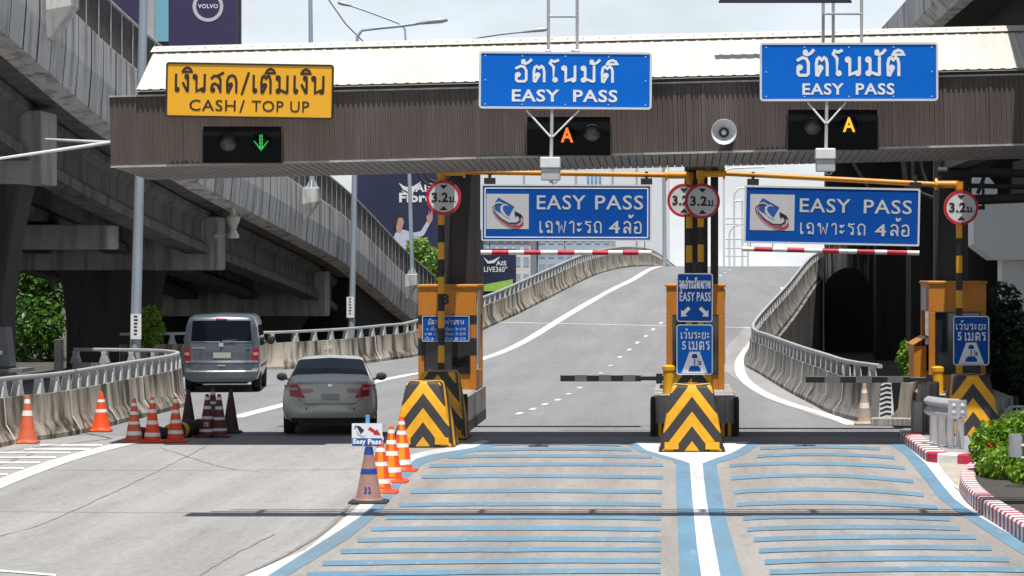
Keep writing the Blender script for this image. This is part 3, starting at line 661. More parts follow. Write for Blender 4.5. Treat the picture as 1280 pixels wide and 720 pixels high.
# railing on the flyover
rl=thing('flyover_railing',(-13.4,80,7),'dark barred metal railing along the top of the left flyover ramp','railing')
q=[Vector((p.x-.13,p.y,p.z+1.99)) for p in RS]
b=MB(); b.tube([p+Vector((0,0,1.25)) for p in q],.045,8); b.build('top_rail',M['railtop'],rl,smooth=40)
b=MB(); b.tube([p+Vector((0,0,.10)) for p in q],.03,6); b.build('bottom_rail',M['railtop'],rl,smooth=40)
b=MB(); acc=0
for a,c in zip(q,q[1:]):
    n=max(1,round((c-a).length/.17))
    for k in range(n):
        p=a.lerp(c,k/n); b.box(p.x-.012,p.x+.012,p.y-.03,p.y+.03,p.z+.10,p.z+1.22)
b.build('bar_infill',M['darkrail'],rl)
pr=None; n=0
for i,p in enumerate(q):
    if pr is None:
        m=MB(); m.box(-.03,.03,-.03,.03,0,1.22); pr=m.build('post',M['railtop'],rl,org=(0,0,0)); c=pr
    else: c=pr.copy(); COL.objects.link(c); c.parent=rl
    c.location=p-Vector((-13.4,80,7)); n+=1

# ------------------------------------------------------------------ right viaduct overhead
VT=[(18,6.1,9.0),(52,6.05,9.0),(75,5.95,9.0),(100,6.0,9.0),(130,6.9,8.9),(156,8.4,8.8),(181,9.9,8.6),(230,16,8.2)]
VS=spline([Vector((x,y,z)) for y,x,z in VT],2.5)
vd=thing('viaduct',(8,80,-.9),'dark concrete viaduct passing overhead at the top right corner','viaduct')
b=MB(); b.loft([[Vector((p.x+a,p.y,p.z+z)) for a,z in ((-.02,1.0),(.0,.25),(.25,0),(.55,0),(.4,.3),(.25,1.0))] for p in VS]); b.build('parapet',M['ramp'],vd)
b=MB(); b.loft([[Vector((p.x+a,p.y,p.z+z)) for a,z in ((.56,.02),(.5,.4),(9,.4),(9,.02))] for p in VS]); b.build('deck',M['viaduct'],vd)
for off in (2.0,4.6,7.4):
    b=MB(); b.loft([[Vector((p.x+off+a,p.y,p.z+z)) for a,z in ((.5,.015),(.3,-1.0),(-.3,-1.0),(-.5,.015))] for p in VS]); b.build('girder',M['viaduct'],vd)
for (y,xo) in ((86,1.6),(128,2.6)):
    x=lerp_tab([(p.y,p.x) for p in VS],y)+xo; b=MB()
    b.loft([[(x-a,y-.9,z),(x+c_,y-.9,z),(x+c_,y+.9,z),(x-a,y+.9,z)] for a,c_,z in ((.55,1.6,-1),(.55,1.6,5.0),(.75,2.2,6.6),(1.5,5,7.8),(1.5,6,7.98))]); b.build('pier',M['viaduct'],vd)
b=MB(); b.box(7.3,22,139.2,141,-1.2,8.7); tag(b.build('abutment_wall',M['abut'],None,org=(8,140,-1)),'abutment wall coloured as deep shade closing the dark hollow under the right viaduct','wall')
b=MB(); b.box(21,22,60,139,-1.2,9.35); tag(b.build('added_side_wall',M['abut'],None,org=(21,80,-1)),'added side wall out of view far right, darkening the hollow under the viaduct','wall')  # unseen wall added to keep sky light out of the hollow
# curved concrete wall end at the head of the hollow
cw=thing('curved_wall',P(1058,352,132),'pale curved concrete wall with an arched underside beyond the right barrier','wall')
b=MB(); rr=[]
for k in range(11):
    a=R(205+13*k); c=P(1061,330,132); x=c.x+1.12*math.cos(a); y=134+2.6*math.sin(a)
    zt=c.z+.95; zb=c.z-.85+.70*math.sin(math.pi*k/10)
    rr.append([(x,y,zb),(x,y,zt),(x*.985+.12,y+.3,zt),(x*.985+.12,y+.3,zb)])
b.loft(rr); b.build('wall_face',M['jersey'],cw)
b=MB(); c=P(1061,306,132)
b.tube([(c.x+1.2*math.cos(R(205+13*k)),134+2.7*math.sin(R(205+13*k)),c.z+.1) for k in range(11)],.06); b.build('rail',M['galv'],cw)

# ------------------------------------------------------------------ vegetation
def crown(name, blobs, n, size, m, parent, seed, droop=.2, aspect=2.2):
    rng=random.Random(seed); b=MB(); vol=[r[0]*r[1]*r[2] for _,r in blobs]; tot=sum(vol)
    for (c,r),v in zip(blobs,vol):
        for _ in range(int(n*v/tot)):
            while True:
                q=Vector((rng.uniform(-1,1),rng.uniform(-1,1),rng.uniform(-1,1)))
                if .25<q.length<1: break
            q=q*(q.length**-.45)*(1+rng.uniform(-.12,.1))
            p=Vector(c)+Vector((q.x*r[0],q.y*r[1],q.z*r[2]))
            d=Vector((rng.gauss(0,1)+q.x*.8,rng.gauss(0,1)+q.y*.8,rng.gauss(0,.6)-droop+q.z*.5)).normalized()
            u=d.cross(Vector((rng.gauss(0,1),rng.gauss(0,1),rng.gauss(0,1)))).normalized()
            L_=size*rng.uniform(.6,1.3); w=L_/aspect
            b.add([p-d*L_/2,p+u*w/2+d*L_*.05,p+d*L_/2-Vector((0,0,L_*.12)),p-u*w/2+d*L_*.05],[(0,1,2,3)])
    return b.build(name,m,parent)
def tree(name,label,base,trunk_h,r,blobs,n,size,m,seed,group=None,cat='tree',aspect=2.2):
    t=thing(name,base,label,cat,group); B=Vector(base); rng=random.Random(seed); b=MB()
    top=max(blobs,key=lambda q:q[0][2])[0]
    b.tube([B,B+Vector((.05,0,trunk_h*.5)),B+Vector((0,.05,trunk_h)),Vector(top)],[r,r*.8,r*.65,r*.15],8)
    for c,_ in blobs: b.tube([B+Vector((0,.02,trunk_h*.8)),(B+Vector((0,0,trunk_h))).lerp(Vector(c),.6)+Vector((0,0,.1)),c],[r*.5,r*.3,r*.1],6)
    b.build('trunk',M['bark'],t); crown('crown',blobs,n,size,m,t,seed); return t
# seen between the left piers, in sun beyond the flyover
tb=Vector((-28.6,126,-.9))
tree('broadleaf_tree','bright green broadleaf tree seen between the dark left piers',tb,1.8,.16,[(P(52,345,126),(1.0,1.2,.9)),(P(48,318,126.5),(1.3,1.2,.9)),(P(30,300,127),(1.5,1.2,1.1)),(P(58,292,127),(1.3,1.2,1.0)),(P(44,272,127),(1.4,1.2,1.0)),(P(30,335,126),(1.2,1.2,1)),(P(36,365,126),(1.0,1.2,.9)),(P(60,372,126),(.8,1.2,.8)),(P(44,405,125),(1.3,1.4,1.2)),(P(56,398,126),(.8,1,1)),(P(40,445,126),(1.3,1.4,1.1))],6200,.36,M['leaf2'],3)
tree('shrub','green leafy shrub showing behind the base of the near lamp post',Vector((P(188,430,84).x,84,-.9)),1.0,.06,[(P(186,402,84),(.35,.4,.45)),(P(192,415,84),(.35,.35,.35)),(P(183,420,84),(.3,.3,.4))],700,.2,M['leaf'],5,cat='shrub')
tree('broadleaf_tree','pale green tree in front of the tall navy billboard',Vector((P(530,380,158).x,158,-.9)),1.6,.14,[(P(523,312,158),(.7,.7,.75)),(P(535,328,158),(.8,.8,.9)),(P(517,330,158),(.5,.6,.7)),(P(541,350,158),(.6,.7,.8)),(P(528,352,158),(.9,.8,.9))],2200,.3,M['leaf4'],8)
tree('shrub','slim bright green shrub beside the right toll booth',Vector((P(1131,470,60).x,60,0)),.35,.03,[(P(1131,438,60),(.12,.15,.22)),(P(1128,452,60),(.13,.15,.2)),(P(1134,462,60),(.12,.15,.2))],420,.10,M['leaf'],11,cat='shrub')
def dark_tree(px,py0,py1,d,w,seed,label):
    rng=random.Random(seed); bl=[]
    for k in range(6):
        py=py0+(py1-py0)*(k+.5)/6; bl.append((P(px+rng.uniform(-10,10),py,d+rng.uniform(-.4,.4)),(w*rng.uniform(.6,1),.6,(py1-py0)/6*d/F*1.2)))
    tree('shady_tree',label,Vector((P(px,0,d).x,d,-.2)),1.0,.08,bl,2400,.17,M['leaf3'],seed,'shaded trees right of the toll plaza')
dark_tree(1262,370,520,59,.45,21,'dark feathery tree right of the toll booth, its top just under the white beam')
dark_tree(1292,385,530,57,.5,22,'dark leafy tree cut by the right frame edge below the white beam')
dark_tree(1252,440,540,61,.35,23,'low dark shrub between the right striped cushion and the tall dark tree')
# front right planter bush
bush=thing('flowering_bush',G(1252,612),'bright green leafy bush with red flowers in the striped planter','bush')
bx=G(1252,606); b=MB()
rng=random.Random(4)
for k in range(14): 
    a=rng.uniform(0,6.28); b.tube([(bx.x+rng.uniform(-.2,.3),bx.y+rng.uniform(-.3,.3),.1),(bx.x+.5*math.cos(a),bx.y+.4*math.sin(a),.75)],[.015,.006],5)
b.build('stem',M['bark'],bush)
Bq=[((bx.x-.08,bx.y,.52),(.36,.5,.40)),((bx.x+.25,bx.y+.1,.62),(.42,.5,.42)),((bx.x+.55,bx.y,.55),(.4,.5,.42)),((bx.x+.15,bx.y-.2,.36),(.40,.5,.30)),((bx.x-.25,bx.y+.05,.62),(.2,.3,.22)),((bx.x+.2,bx.y-.9,.36),(.55,.6,.30)),((bx.x+.6,bx.y-.9,.42),(.5,.6,.38)),((bx.x-.05,bx.y-.5,.30),(.35,.5,.26)),((bx.x+.55,bx.y-1.6,.30),(.35,.5,.26)),((bx.x+.18,bx.y-1.7,.27),(.26,.5,.2)),((bx.x+.45,bx.y-2.6,.28),(.3,.6,.22)),((bx.x+.72,bx.y-3.4,.30),(.3,.6,.24))]
crown('foliage',Bq,9800,.11,M['leaf'],bush,31,aspect=2.0)
for (px,py) in ((1238,556),(1243,560),(1236,563)):
    fl=MB(); c=P(px,py,bx.y-.52)
    for k in range(9):
        a=rng.uniform(0,6.28); e=rng.uniform(-.6,.9); d=Vector((math.cos(a),math.sin(a)*.6-.4,e)).normalized()*.05; u=d.cross(Vector((0,0,1))).normalized()*.022
        fl.add([c,c+d*.6+u,c+d,c+d*.6-u],[(0,1,2,3)])
    fl.build('flower',M['petal'],bush)

# ------------------------------------------------------------------ billboards and buildings behind
def board(name,label,x0,y0,x1,y1,d,m,posts=True,thick=.6):
    a=P(x0,y0,d); c=P(x1,y1,d); root=thing(name,(a.x*.5+c.x*.5,d,-.9),label,'billboard')
    b=MB(); b.box(a.x,c.x,d,d+thick,c.z,a.z); b.build('panel',m,root)
    b=MB(); b.box(a.x-.1,c.x+.1,d+thick+.003,d+thick+.4,c.z-.1,a.z+.1); b.build('back_frame',M['darkrail'],root)
    if posts:
        for f in (.2,.8):
            x=a.x+(c.x-a.x)*f; b=MB(); b.lathe([(.3,-.9),(.3,c.z)],10,(x,d+.5,0)); b.build('post',M['galv'],root)
    return root
v=board('billboard','dark violet billboard with a white ring car emblem above the canopy',112,-70,296,215,150,M['violet'])
b=MB(); c=P(260,8,150)
A=disc(c.x,c.z,.80,40); I=disc(c.x,c.z,.62,40); y=149.985
b.add([(p[0],y,p[1]) for p in A]+[(p[0],y,p[1]) for p in I],[(i,(i+1)%40,40+(i+1)%40,40+i) for i in range(40)])
b.build('ring_emblem',M['silver'],v)
b=MB(); latin('VOLVO',c.x-.52,c.z-.10,c.x+.52,c.z+.12,149.98,b,0,.02); b.build('lettering',M['white'],v)
b=MB(); a=P(192,-40,150); e=P(211,52,150); b.box(a.x,e.x,149.9,149.98,e.z,a.z); b.build('pale_panel',M['cyan'],v)
ais=board('billboard','tall navy billboard with white bird logo and a person raising an arm',446,190,566,400,165,M['navy'])
d=164.98; k=165/F
def U(px,py): p=P(px,py,165); return (p.x,p.z)
b=MB()
crescent(b,[U(499,229),U(505,235),U(512,237.5),U(519,234),U(526,227)],[.02,.2,.34,.2,.02],d,0)
crescent(b,[U(502,238),U(509,243),U(516,239),U(522,233)],[.02,.14,.16,.02],d-.003,0)
a=U(519,240);c=U(541,229); latin('AIS',a[0],a[1],c[0],c[1],d,b,0,.03)
a=U(499,253);c=U(541,241); latin('Fibre',a[0],a[1],c[0],c[1],d,b,0,.04)
b.build('lettering',M['white'],ais)
b=MB(); flat(b,[U(*p) for p in [(494,292),(499,286),(508,288),(516,291),(526,289),(534,276),(538,279),(530,294),(518,300),(510,301),(509,330),(488,330),(489,305)]],d-.01); b.build('printed_clothes',M['dress'],ais)
b=MB(); flat(b,[U(*p) for p in [(494,276),(498,270),(503,271),(505,278),(503,285),(501,291),(496,290)]],d-.015)
flat(b,[U(*p) for p in [(534,277),(533,270),(536,268),(536,262),(538,268),(540,261),(541,268),(541,274),(538,280)]],d-.015); b.build('printed_skin',M['skin'],ais)
b=MB(); flat(b,[U(*p) for p in [(492,284),(491,274),(496,267),(503,268),(504,272),(498,272),(496,280),(495,286)]],d-.02); b.build('printed_hair',M['hair'],ais)
s2=board('billboard','narrow dark billboard strip with small white characters right of the first booth column',572,290,601,420,168,M['navy'])
b=MB()
for ch,x,y in (('S',592,324-36),('R',592,331-36),('M',592,312),('n',592,327),('o',592,341)):
    p=P(x,y+4,167.98); latin(ch,p.x-.18,p.z-.2,p.x+.18,p.z+.2,167.98,b,0,.02)
b.build('lettering',M['white'],s2)
s3=board('billboard','small navy billboard with a bird logo and LIVE 360 lettering',603,313,642,372,172,M['navy'])
b=MB(); d=171.98
def U(px,py): p=P(px,py,172); return (p.x,p.z)
crescent(b,[U(605,322),U(610,328),U(617,327),U(625,321)],[.02,.16,.2,.02],d,0)
a=U(620,332);c=U(633,326); latin('AIS',a[0],a[1],c[0],c[1],d,b,0,.03)
a=U(605,340);c=U(634,333); latin('LIVE360°',a[0],a[1],c[0],c[1],d,b,0,.02); b.build('lettering',M['white'],s3)
b=MB(); flat(b,[U(*p) for p in [(603,356),(630,351),(641,349),(641,364),(603,364)]],d-.01); b.build('printed_leaf_band',M['poster_green'],s3)
def building(label,x0,x1,ytop,d,m,rows_,cols,win,depth=25,roof=None,name='building'):
    a=P(x0,ytop,d);c=P(x1,ytop,d); root=thing(name,((a.x+c.x)/2,d,-.9),label,'building')
    b=MB(); b.box(a.x,c.x,d,d+depth,-.9,a.z); b.build('wall',m,root)
    h=(a.z+.9)/rows_; w=(c.x-a.x)/cols; pr=None
    for r in range(rows_):
        for q in range(cols):
            if pr is None:
                mm=MB(); mm.box(-w*.32,w*.32,-.04,.05,-h*.28,h*.28); pr=mm.build('window',win,root,org=(0,0,0)); o=pr
            else: o=pr.copy(); COL.objects.link(o); o.parent=root
            o.location=(a.x+w*(q+.5)-root.location.x, 0, -.9+h*(r+.55)-root.location.z)
    mm=MB(); mm.box(a.x-.3,c.x+.3,d-.3,d+depth+.3,a.z+.003,a.z+.9); mm.build('roof',roof or m,root); return root
building('pale beige building with a reddish roof behind the small navy billboard',600,663,296,330,M['facade2'],4,6,M['fwin'],roof=M['brick'])
building('blue grey glass fronted building above the ramp barrier',672,764,292,345,M['facade3'],5,8,M['fwin'])
# very large white clad building whose panels show under the canopy
wb=thing('building',(P(700,0,400).x,400,-.9),'huge white panelled building filling the gap under the canopy','building')
b=MB(); a=P(575,40,400); c=P(836,40,400); zt=P(0,150,400).z; b.box(a.x,c.x,400,440,-.9,zt); b.build('wall',M['facade'],wb)
for px in (655,691,720,766,796):
    b=MB(); p=P(px,0,400); b.box(p.x-.16,p.x+.16,399.9,399.996,-.9,zt); b.build('panel_joint',M['boxg'],wb)
bg=MB(); p=P(743,222,400)
for q in range(4): bg.box(p.x-1.0+q*.55,p.x-.7+q*.55,399.8,399.99,p.z-.6,p.z+.5)
bg.build('blue_sign_lettering',M['sky_blue'],wb)
# ================================================================== TOLL PLAZA
TILT=R(-1.40)
CD=49.4
cano=thing('toll_canopy',(0,CD,5.091),'long brown clad toll canopy with a cream corrugated roof','canopy',local=True,rot=(0,TILT,0))
X0,X1=-9.66,9.5
b=MB(); x=X0; ring0=[];k=0
while x<X1:
    k+=1; dp=.0 if k%2 else .018
    for xx in (x+.006,x+.038): ring0.append((xx,-dp))
    x+=.044
b.loft([[(xx,yy,z) for xx,yy in ring0] for z in (0.0,1.17)],closed=False,caps=False)
b.box(X0,X1,.004,.05,0.0,1.17); b.build('fascia',M['brown'],cano)
b=MB(); b.box(X0-.02,X1,-.05,.06,1.172,1.20); b.box(X0-.02,X1,-.035,.05,-.035,-.002); b.build('fascia_trim',M['railtop'],cano)
for px_,w_ in ((232,.03),(318,.05),(458,.03),(598,.07),(632,.05),(845,.06),(862,.09),(880,.05),(1118,.05),(1182,.03),(1240,.05)):
    xx=(px_-CX)*49.4/F; b=MB(); b.box(xx-w_/2,xx+w_/2,-.0225,.002,.002,1.168); b.build('panel_lap',M['brown'],cano)
b=MB(); b.box(X0-.02,X0-.002,-.01,3.4,0,1.17); b.build('end_cladding',M['brown'],cano)
b=MB(); b.box(X0,X1,3.37,3.4,-.10,1.17); b.build('rear_fascia',M['brown'],cano)
b=MB(); x=X0+.01
while x<X1: b.add([(x,.06,-.03),(x+.118,.06,-.03),(x+.118,3.36,-.14),(x,3.36,-.14),(x,.06,.0),(x+.118,.06,.0),(x+.118,3.36,-.11),(x,3.36,-.11)],[(3,2,1,0),(4,5,6,7),(0,1,5,4),(1,2,6,5),(2,3,7,6),(3,0,4,7)]); x+=.134
b.build('soffit_strip',M['soffit'],cano)
b=MB(); b.loft([[(xx,.055,.004),(xx,.055,.03),(xx,3.355,-.08),(xx,3.355,-.105)] for xx in (X0,X1)]); b.build('soffit_backing',M['soffit_gap'],cano)
b=MB(); x=-9.2; rows=[]
prof=[(-.10,1.285),(1.75,2.10),(1.9,2.13),(2.05,2.10),(3.45,1.25)]
while x<X1:
    for dx,h in ((0,0),(.02,.010),(.06,.010),(.08,0),(.2-.001,0)):
        rows.append([(x+dx,y,z+h) for y,z in prof])
    x+=.2
b.loft(rows,closed=False,caps=False); b.build('roof_sheet',M['roof'],cano)
b=MB(); b.loft([[(-9.19,y,z-.03) for y,z in prof],[(X1,y,z-.03) for y,z in prof]]); b.build('roof_underlay',M['roof'],cano)
b=MB(); b.loft([[(xx,1.55,2.06),(xx,1.9,2.185),(xx,2.25,2.06),(xx,1.9,2.14)] for xx in (-9.24,X1)]); 
x=-9.15
while x<X1: b.box(x,x+.03,1.68,1.72,2.10,2.135); x+=.28
b.build('ridge_cap',M['roof'],cano)
b=MB(); b.box(-9.18,X1,-.03,3.3,1.203,1.245); b.build('dark_eave_gap',M['black'],cano)  # black strip painted in for the dark shaded gap under the eave
# stays and columns (parts of the canopy)
for (a,c) in ((P(139,178,50.8),P(-40,204,46.3)),(P(139,178.5,50.9),P(57,174,55.5))):
    b=MB(); m=cano.matrix_basis.inverted() if False else None
    Mi=(Matrix.Translation((0,CD,5.091))@Matrix.Rotation(TILT,4,'Y')).inverted()
    b.tube([Mi@a,Mi@c],[.035,.02],8); b.build('stay_rod',M['boxw'],cano)
for (px,w,dd) in ((580,.64,59.6),(870,.40,59.6),(893,.15,58.6),(1187,.62,59.6)):
    p=P(px,0,dd); A=Mi@Vector((p.x,dd,.7)); b=MB()
    q=lambda x,y,z: Mi@Vector((x,y,z))
    vs=[q(p.x+sx*w/2,dd+sy*.3,z) for z in (.69,5.75) for sx,sy in ((-1,-1),(1,-1),(1,1),(-1,1))]
    b.loft([vs[:4],vs[4:]])
    if w>.3:
        t=w/2+.06
        for sx in (-1,1):
            vs=[q(p.x+sx*(w/2-.01)+a_*.05,dd-.34,z) for z in (.69,5.7) for a_ in (-1,1)]
            b.loft([[vs[0],vs[1],vs[1]+Vector((0,.06,0)),vs[0]+Vector((0,.06,0))],[vs[2],vs[3],vs[3]+Vector((0,.06,0)),vs[2]+Vector((0,.06,0))]])
    b.build('column',M['blackcol'],cano)
    b=MB(); vs=[q(p.x+sx*.18,y,z) for y in (52.82,60.0) for sx,z in ((-1,5.12),(1,5.12),(1,5.6),(-1,5.6))]
    b.loft([vs[:4],vs[4:]]); b.build('cross_beam',M['blackcol'],cano)

# ---------------------------------------------------------------- big canopy signs
def sign_root(name,label,x0,y0,x1,y1,d,rot,cat,group=None):
    """rot in degrees, clockwise as seen by drivers"""
    c=P((x0+x1)/2,(y0+y1)/2,d); k=d/F
    root=thing(name,c,label,cat,group,local=True,rot=(0,R(rot),0))
    return root,(lambda px,py:((px-(x0+x1)/2)*k,-(py-(y0+y1)/2)*k)),(x1-x0)*k/2,(y1-y0)*k/2
def panel(root,w,h,m,fm,t=.04,r=.06,ft=.035):
    b=MB(); A=rrect(-w,-h,w,h,r); b.loft([[(x,0,z) for x,z in A],[(x,t,z) for x,z in A]]); b.build('panel',m,root)
    b=MB(); frame2d(b,-w-.004,-h-.004,w+.004,h+.004,ft,r,-.012,t+.004); b.build('frame',fm,root)
    b=MB()
    for z in (-h*.55,h*.55): b.box(-w*.96,w*.96,t+.006,t+.07,z-.03,z+.03)
    b.build('back_rail',M['galv'],root)
def txt(root,fn,items,m,name='lettering',y=-.006):
    b=MB()
    for it in items:
        kind,s,x0,y0,x1,y1=it[:6]; a=fn(x0,y1); c=fn(x1,y0)
        if kind=='L': latin(s,a[0],a[1],c[0],c[1],y,b,0,it[6] if len(it)>6 else .012)
        else: thai(s,a[0],c[0],a[1],c[1],y,b,0,it[6] if len(it)>6 else .14) if False else thai(s,a[0],a[1],c[0],c[1],y,b,0,it[6] if len(it)>6 else .14)
    return b.build(name,m,root)
r1,f1,w,h=sign_root('lane_sign','yellow cash and top up lane sign with black Thai and English lettering',207.5,79.5,416.5,147.5,48.86,.95,'sign')
panel(r1,w,h,M['yellow_sign'],M['ink'],ft=.03,r=.05)
txt(r1,f1,[('T','เงินสด/เติมเงิน',218,94.5,407,115.5,.145),('L','CASH',237,125.5,295,139.5,.006),('L','/',299.5,125,306.5,141),('L','TOP UP',315,125.5,387,139.5,.006)],M['ink'])
for (nm,x0,y0,x1,y1,rot,tx,lat,d) in (('a',599,65,814.5,136,.42,(643,76,769,102),(640,112,772,127.5),48.84),('b',950,53.5,1172.5,126,-.1,(995,65,1127,94),(1003,104,1118,118.5),48.84)):
    lab='blue Easy Pass lane sign above the middle of the road, right of the yellow sign' if nm=='a' else 'blue Easy Pass lane sign nearest the right end of the canopy'
    r,f,w,h=sign_root('lane_sign',lab,x0,y0,x1,y1,d,rot,'sign','blue lane signs on the canopy')
    panel(r,w,h,M['blue_sign'],M['cream'])
    mx=(x0+x1)/2
    txt(r,f,[('T','อัตโนมัติ',tx[0],tx[1]+7,tx[2],tx[3],.17),('L','EASY',lat[0],lat[1],lat[0]+(lat[2]-lat[0])*.45,lat[3],.022),('L','PASS',lat[0]+(lat[2]-lat[0])*.58,lat[1],lat[2],lat[3],.022)],M['white'])
    b=MB()
    for u in (-.93,-.5,0,.5,.93):
        for v in (-.85,0,.85):
            if abs(u)<.6 and v==0: continue
            b.lathe([(.012,-.008),(.012,-.003)],8,(u*w,0,v*h),'y')
    b.build('rivet',M['cream'],r)
    # support bracket under the sign
    cx=690 if nm=='a' else 1033.5
    br=thing('tag_reader',P(cx,y1+70,48.75),'white tag reader box on a Y bracket under the '+('middle' if nm=='a' else 'right')+' blue lane sign','tag reader','tag readers under the canopy')
    top=y1+1; bot=198 if nm=='a' else 187
    b=MB(); b.tube([P(cx,top,48.88),P(cx-1.0,bot,48.8)],.03,8); b.build('pole',M['galv'],br,smooth=40)
    b=MB()
    jy=171 if nm=='a' else 154
    for sx in (-1,1): b.tube([P(cx+sx*(33 if nm=='a' else 24)+(1 if nm=='a' else 0),top+1,48.9),P(cx+sx*1.5-.5,jy,48.81)],.017,6)
    b.build('brace',M['boxw'],br)
    c=P(cx-2,bot+12,48.65); b=MB(); b.bbox(c.x-.17,c.x+.17,48.5,48.85,c.z-.0,c.z+.18,.015); b.build('lid',M['boxw'],br)
    b=MB(); b.bbox(c.x-.155,c.x+.165,48.53,48.83,c.z-.21,c.z-.002,.015); b.build('housing',M['boxg'],br)
    b=MB(); b.lathe([(.02,-.001),(.02,-.04)],8,(c.x+.0,48.6,c.z-.21)); b.tube([(c.x+.02,48.65,c.z-.21),(c.x+.03,48.65,c.z-.26),(c.x+.10,48.65,c.z-.25),(c.x+.12,48.65,c.z-.20)],.012,6); b.build('cable_gland',M['boxg'],br)
# ---------------------------------------------------------------- lane signals
def signal(x0,y0,x1,y1,label,lamps):
    a=P(x0,y0,49.26);c=P(x1,y1,49.26); root=thing('lane_signal',((a.x+c.x)/2,49.26,(a.z+c.z)/2),label,'lane signal','lane signals on the canopy fascia')
    b=MB(); b.box(a.x,c.x,49.26,49.39,c.z,a.z); b.build('housing',M['sig'],root)
    b=MB(); q=MB()
    for (u0,v0,u1,v1) in ((a.x-.015,a.z,c.x+.015,a.z+.012),(a.x-.015,c.z-.012,c.x+.015,c.z),(a.x-.015,c.z,a.x,a.z),(c.x,c.z,c.x+.015,a.z)): b.box(u0,u1,49.235,49.39,v0,v1)
    b.build('rim',M['brown'],root)
    for kind,px,py in lamps:
        p=P(px,py,49.23); b=MB()
        b.lathe([(.02,-.06),(.10,-.045),(.135,0),(.15,.02),(.15,.03)],24,(p.x,49.23,p.z),'y'); b.build('lens',M['siglens'] if kind=='off' else M['screen'],root,smooth=50)
        b=MB()
        for k in range(15):
            an=R(10+160*k/14); 
        ring=[[(p.x+rr*math.cos(R(-5+190*k/16)),yy,p.z+rr*math.sin(R(-5+190*k/16))) for rr,yy in ((.155,49.23),(.165,49.23),(.165,49.12),(.155,49.12))] for k in range(17)]
        b.loft(ring); b.build('visor',M['sig'],root)
        if kind=='arrow':
            b=MB(); rng=random.Random(2)
            def dots(p0,p1,n,wd):
                for i in range(n):
                    for j in range(-wd,wd+1):
                        t=i/(n-1); x=p0[0]+(p1[0]-p0[0])*t; z=p0[1]+(p1[1]-p0[1])*t
                        dx,dz=(p1[1]-p0[1]),-(p1[0]-p0[0]); L_=math.hypot(dx,dz); x+=dx/L_*j*.022; z+=dz/L_*j*.022
                        b.lathe([(.0075,0),(.0075,.006)],6,(p.x+x,49.155,p.z+z),'y')
            dots((0,.12),(0,-.10),10,1); dots((-.10,.0),(0,-.115),6,0); dots((.10,0),(0,-.115),6,0); dots((-.12,.02),(0,-.14),7,0); dots((.12,.02),(0,-.14),7,0)
            b.build('lit_arrow',M['green_led'],root)
        if kind in('A','B'):
            b=MB(); latin('A',p.x-.105,p.z-.125,p.x+.105,p.z+.125,49.155,b,0,.02); b.build('lit_letter',M['orange_led'] if kind=='A' else M['amber_led'],root)
signal(254,158,352,203.5,'black lane signal box with a lit green down arrow under the yellow sign',[('off',285,178.5),('arrow',327,178)])
signal(659,146,763,194,'black lane signal box with a lit orange letter A under the middle blue sign',[('A',709,169),('off',740,166)])
signal(985,137,1097,187,'black lane signal box with a lit amber letter A under the right blue sign',[('off',1016,158),('B',1061,156)])
# horn speaker
hs=thing('horn_speaker',P(905,165,49.1),'round pale horn loudspeaker on the brown fascia between the blue signs','loudspeaker')
c=P(905,165,49.0); b=MB(); b.lathe([(.215,0),(.205,.012),(.17,.08),(.11,.16),(.06,.24),(.05,.36)],28,(c.x,48.95,c.z),'y',caps=False); b.lathe([(.05,.36),(.07,.365),(.125,.18),(.185,.10),(.22,.015),(.215,0)],28,(c.x,48.95,c.z),'y',caps=False); b.build('bell',M['hornw'],hs,smooth=50)
b=MB(); b.lathe([(.001,.10),(.03,.105),(.045,.14),(.05,.3),(.001,.31)],16,(c.x,48.95,c.z),'y'); b.build('throat_plug',M['hornw'],hs,smooth=50)
b=MB(); b.lathe([(.085,.19),(.085,.195)],20,(c.x,48.95,c.z),'y'); b.build('throat',M['hornd'],hs)
b=MB(); b.bbox(c.x+.01,c.x+.17,49.15,49.375,c.z-.26,c.z-.13); b.build('bracket',M['black'],hs)
# support frames above the roof
def hframe(label,posts,rung,d=50.1):
    root=thing('sign_support_frame',P(posts[0],60,d),label,'sign support')
    for px,top,bot,r in posts and [(p,-70,62,.028) for p in posts]:
        b=MB(); b.tube([P(px,bot,d),P(px,top,d)],r,8); b.build('post',M['galv'],root,smooth=40)
    for ya in rung:
        b=MB(); b.tube([P(posts[0],ya,d),P(posts[-1],ya,d)],.026,8); b.build('rung',M['pole'],root,smooth=40)
    for px in posts:
        b=MB(); c=P(px,62,d); b.bbox(c.x-.05,c.x+.05,d-.05,d+.05,c.z-.15,c.z+.0); b.build('foot',M['galv'],root)
hframe('ladder-like steel support frame rising from the roof over the middle blue sign',[685.5,721.5],(20.5,-40))
hframe('steel support frame with three posts rising from the roof over the right blue sign',[1029,1041.5,1077],(17,-45))
us=thing('upper_sign_panel',P(982,-10,49.8),'dark edge of a sign panel cut off by the top of the picture','sign')
a=P(899,-34,49.8);c=P(1064,1.2,49.8); b=MB(); b.box(a.x,c.x,49.8,49.88,c.z,a.z); b.build('panel',M['navy'],us)
b=MB(); b.box(a.x-.01,c.x+.01,49.785,49.89,c.z-.03,c.z-.002); b.build('edge_trim',M['black'],us)

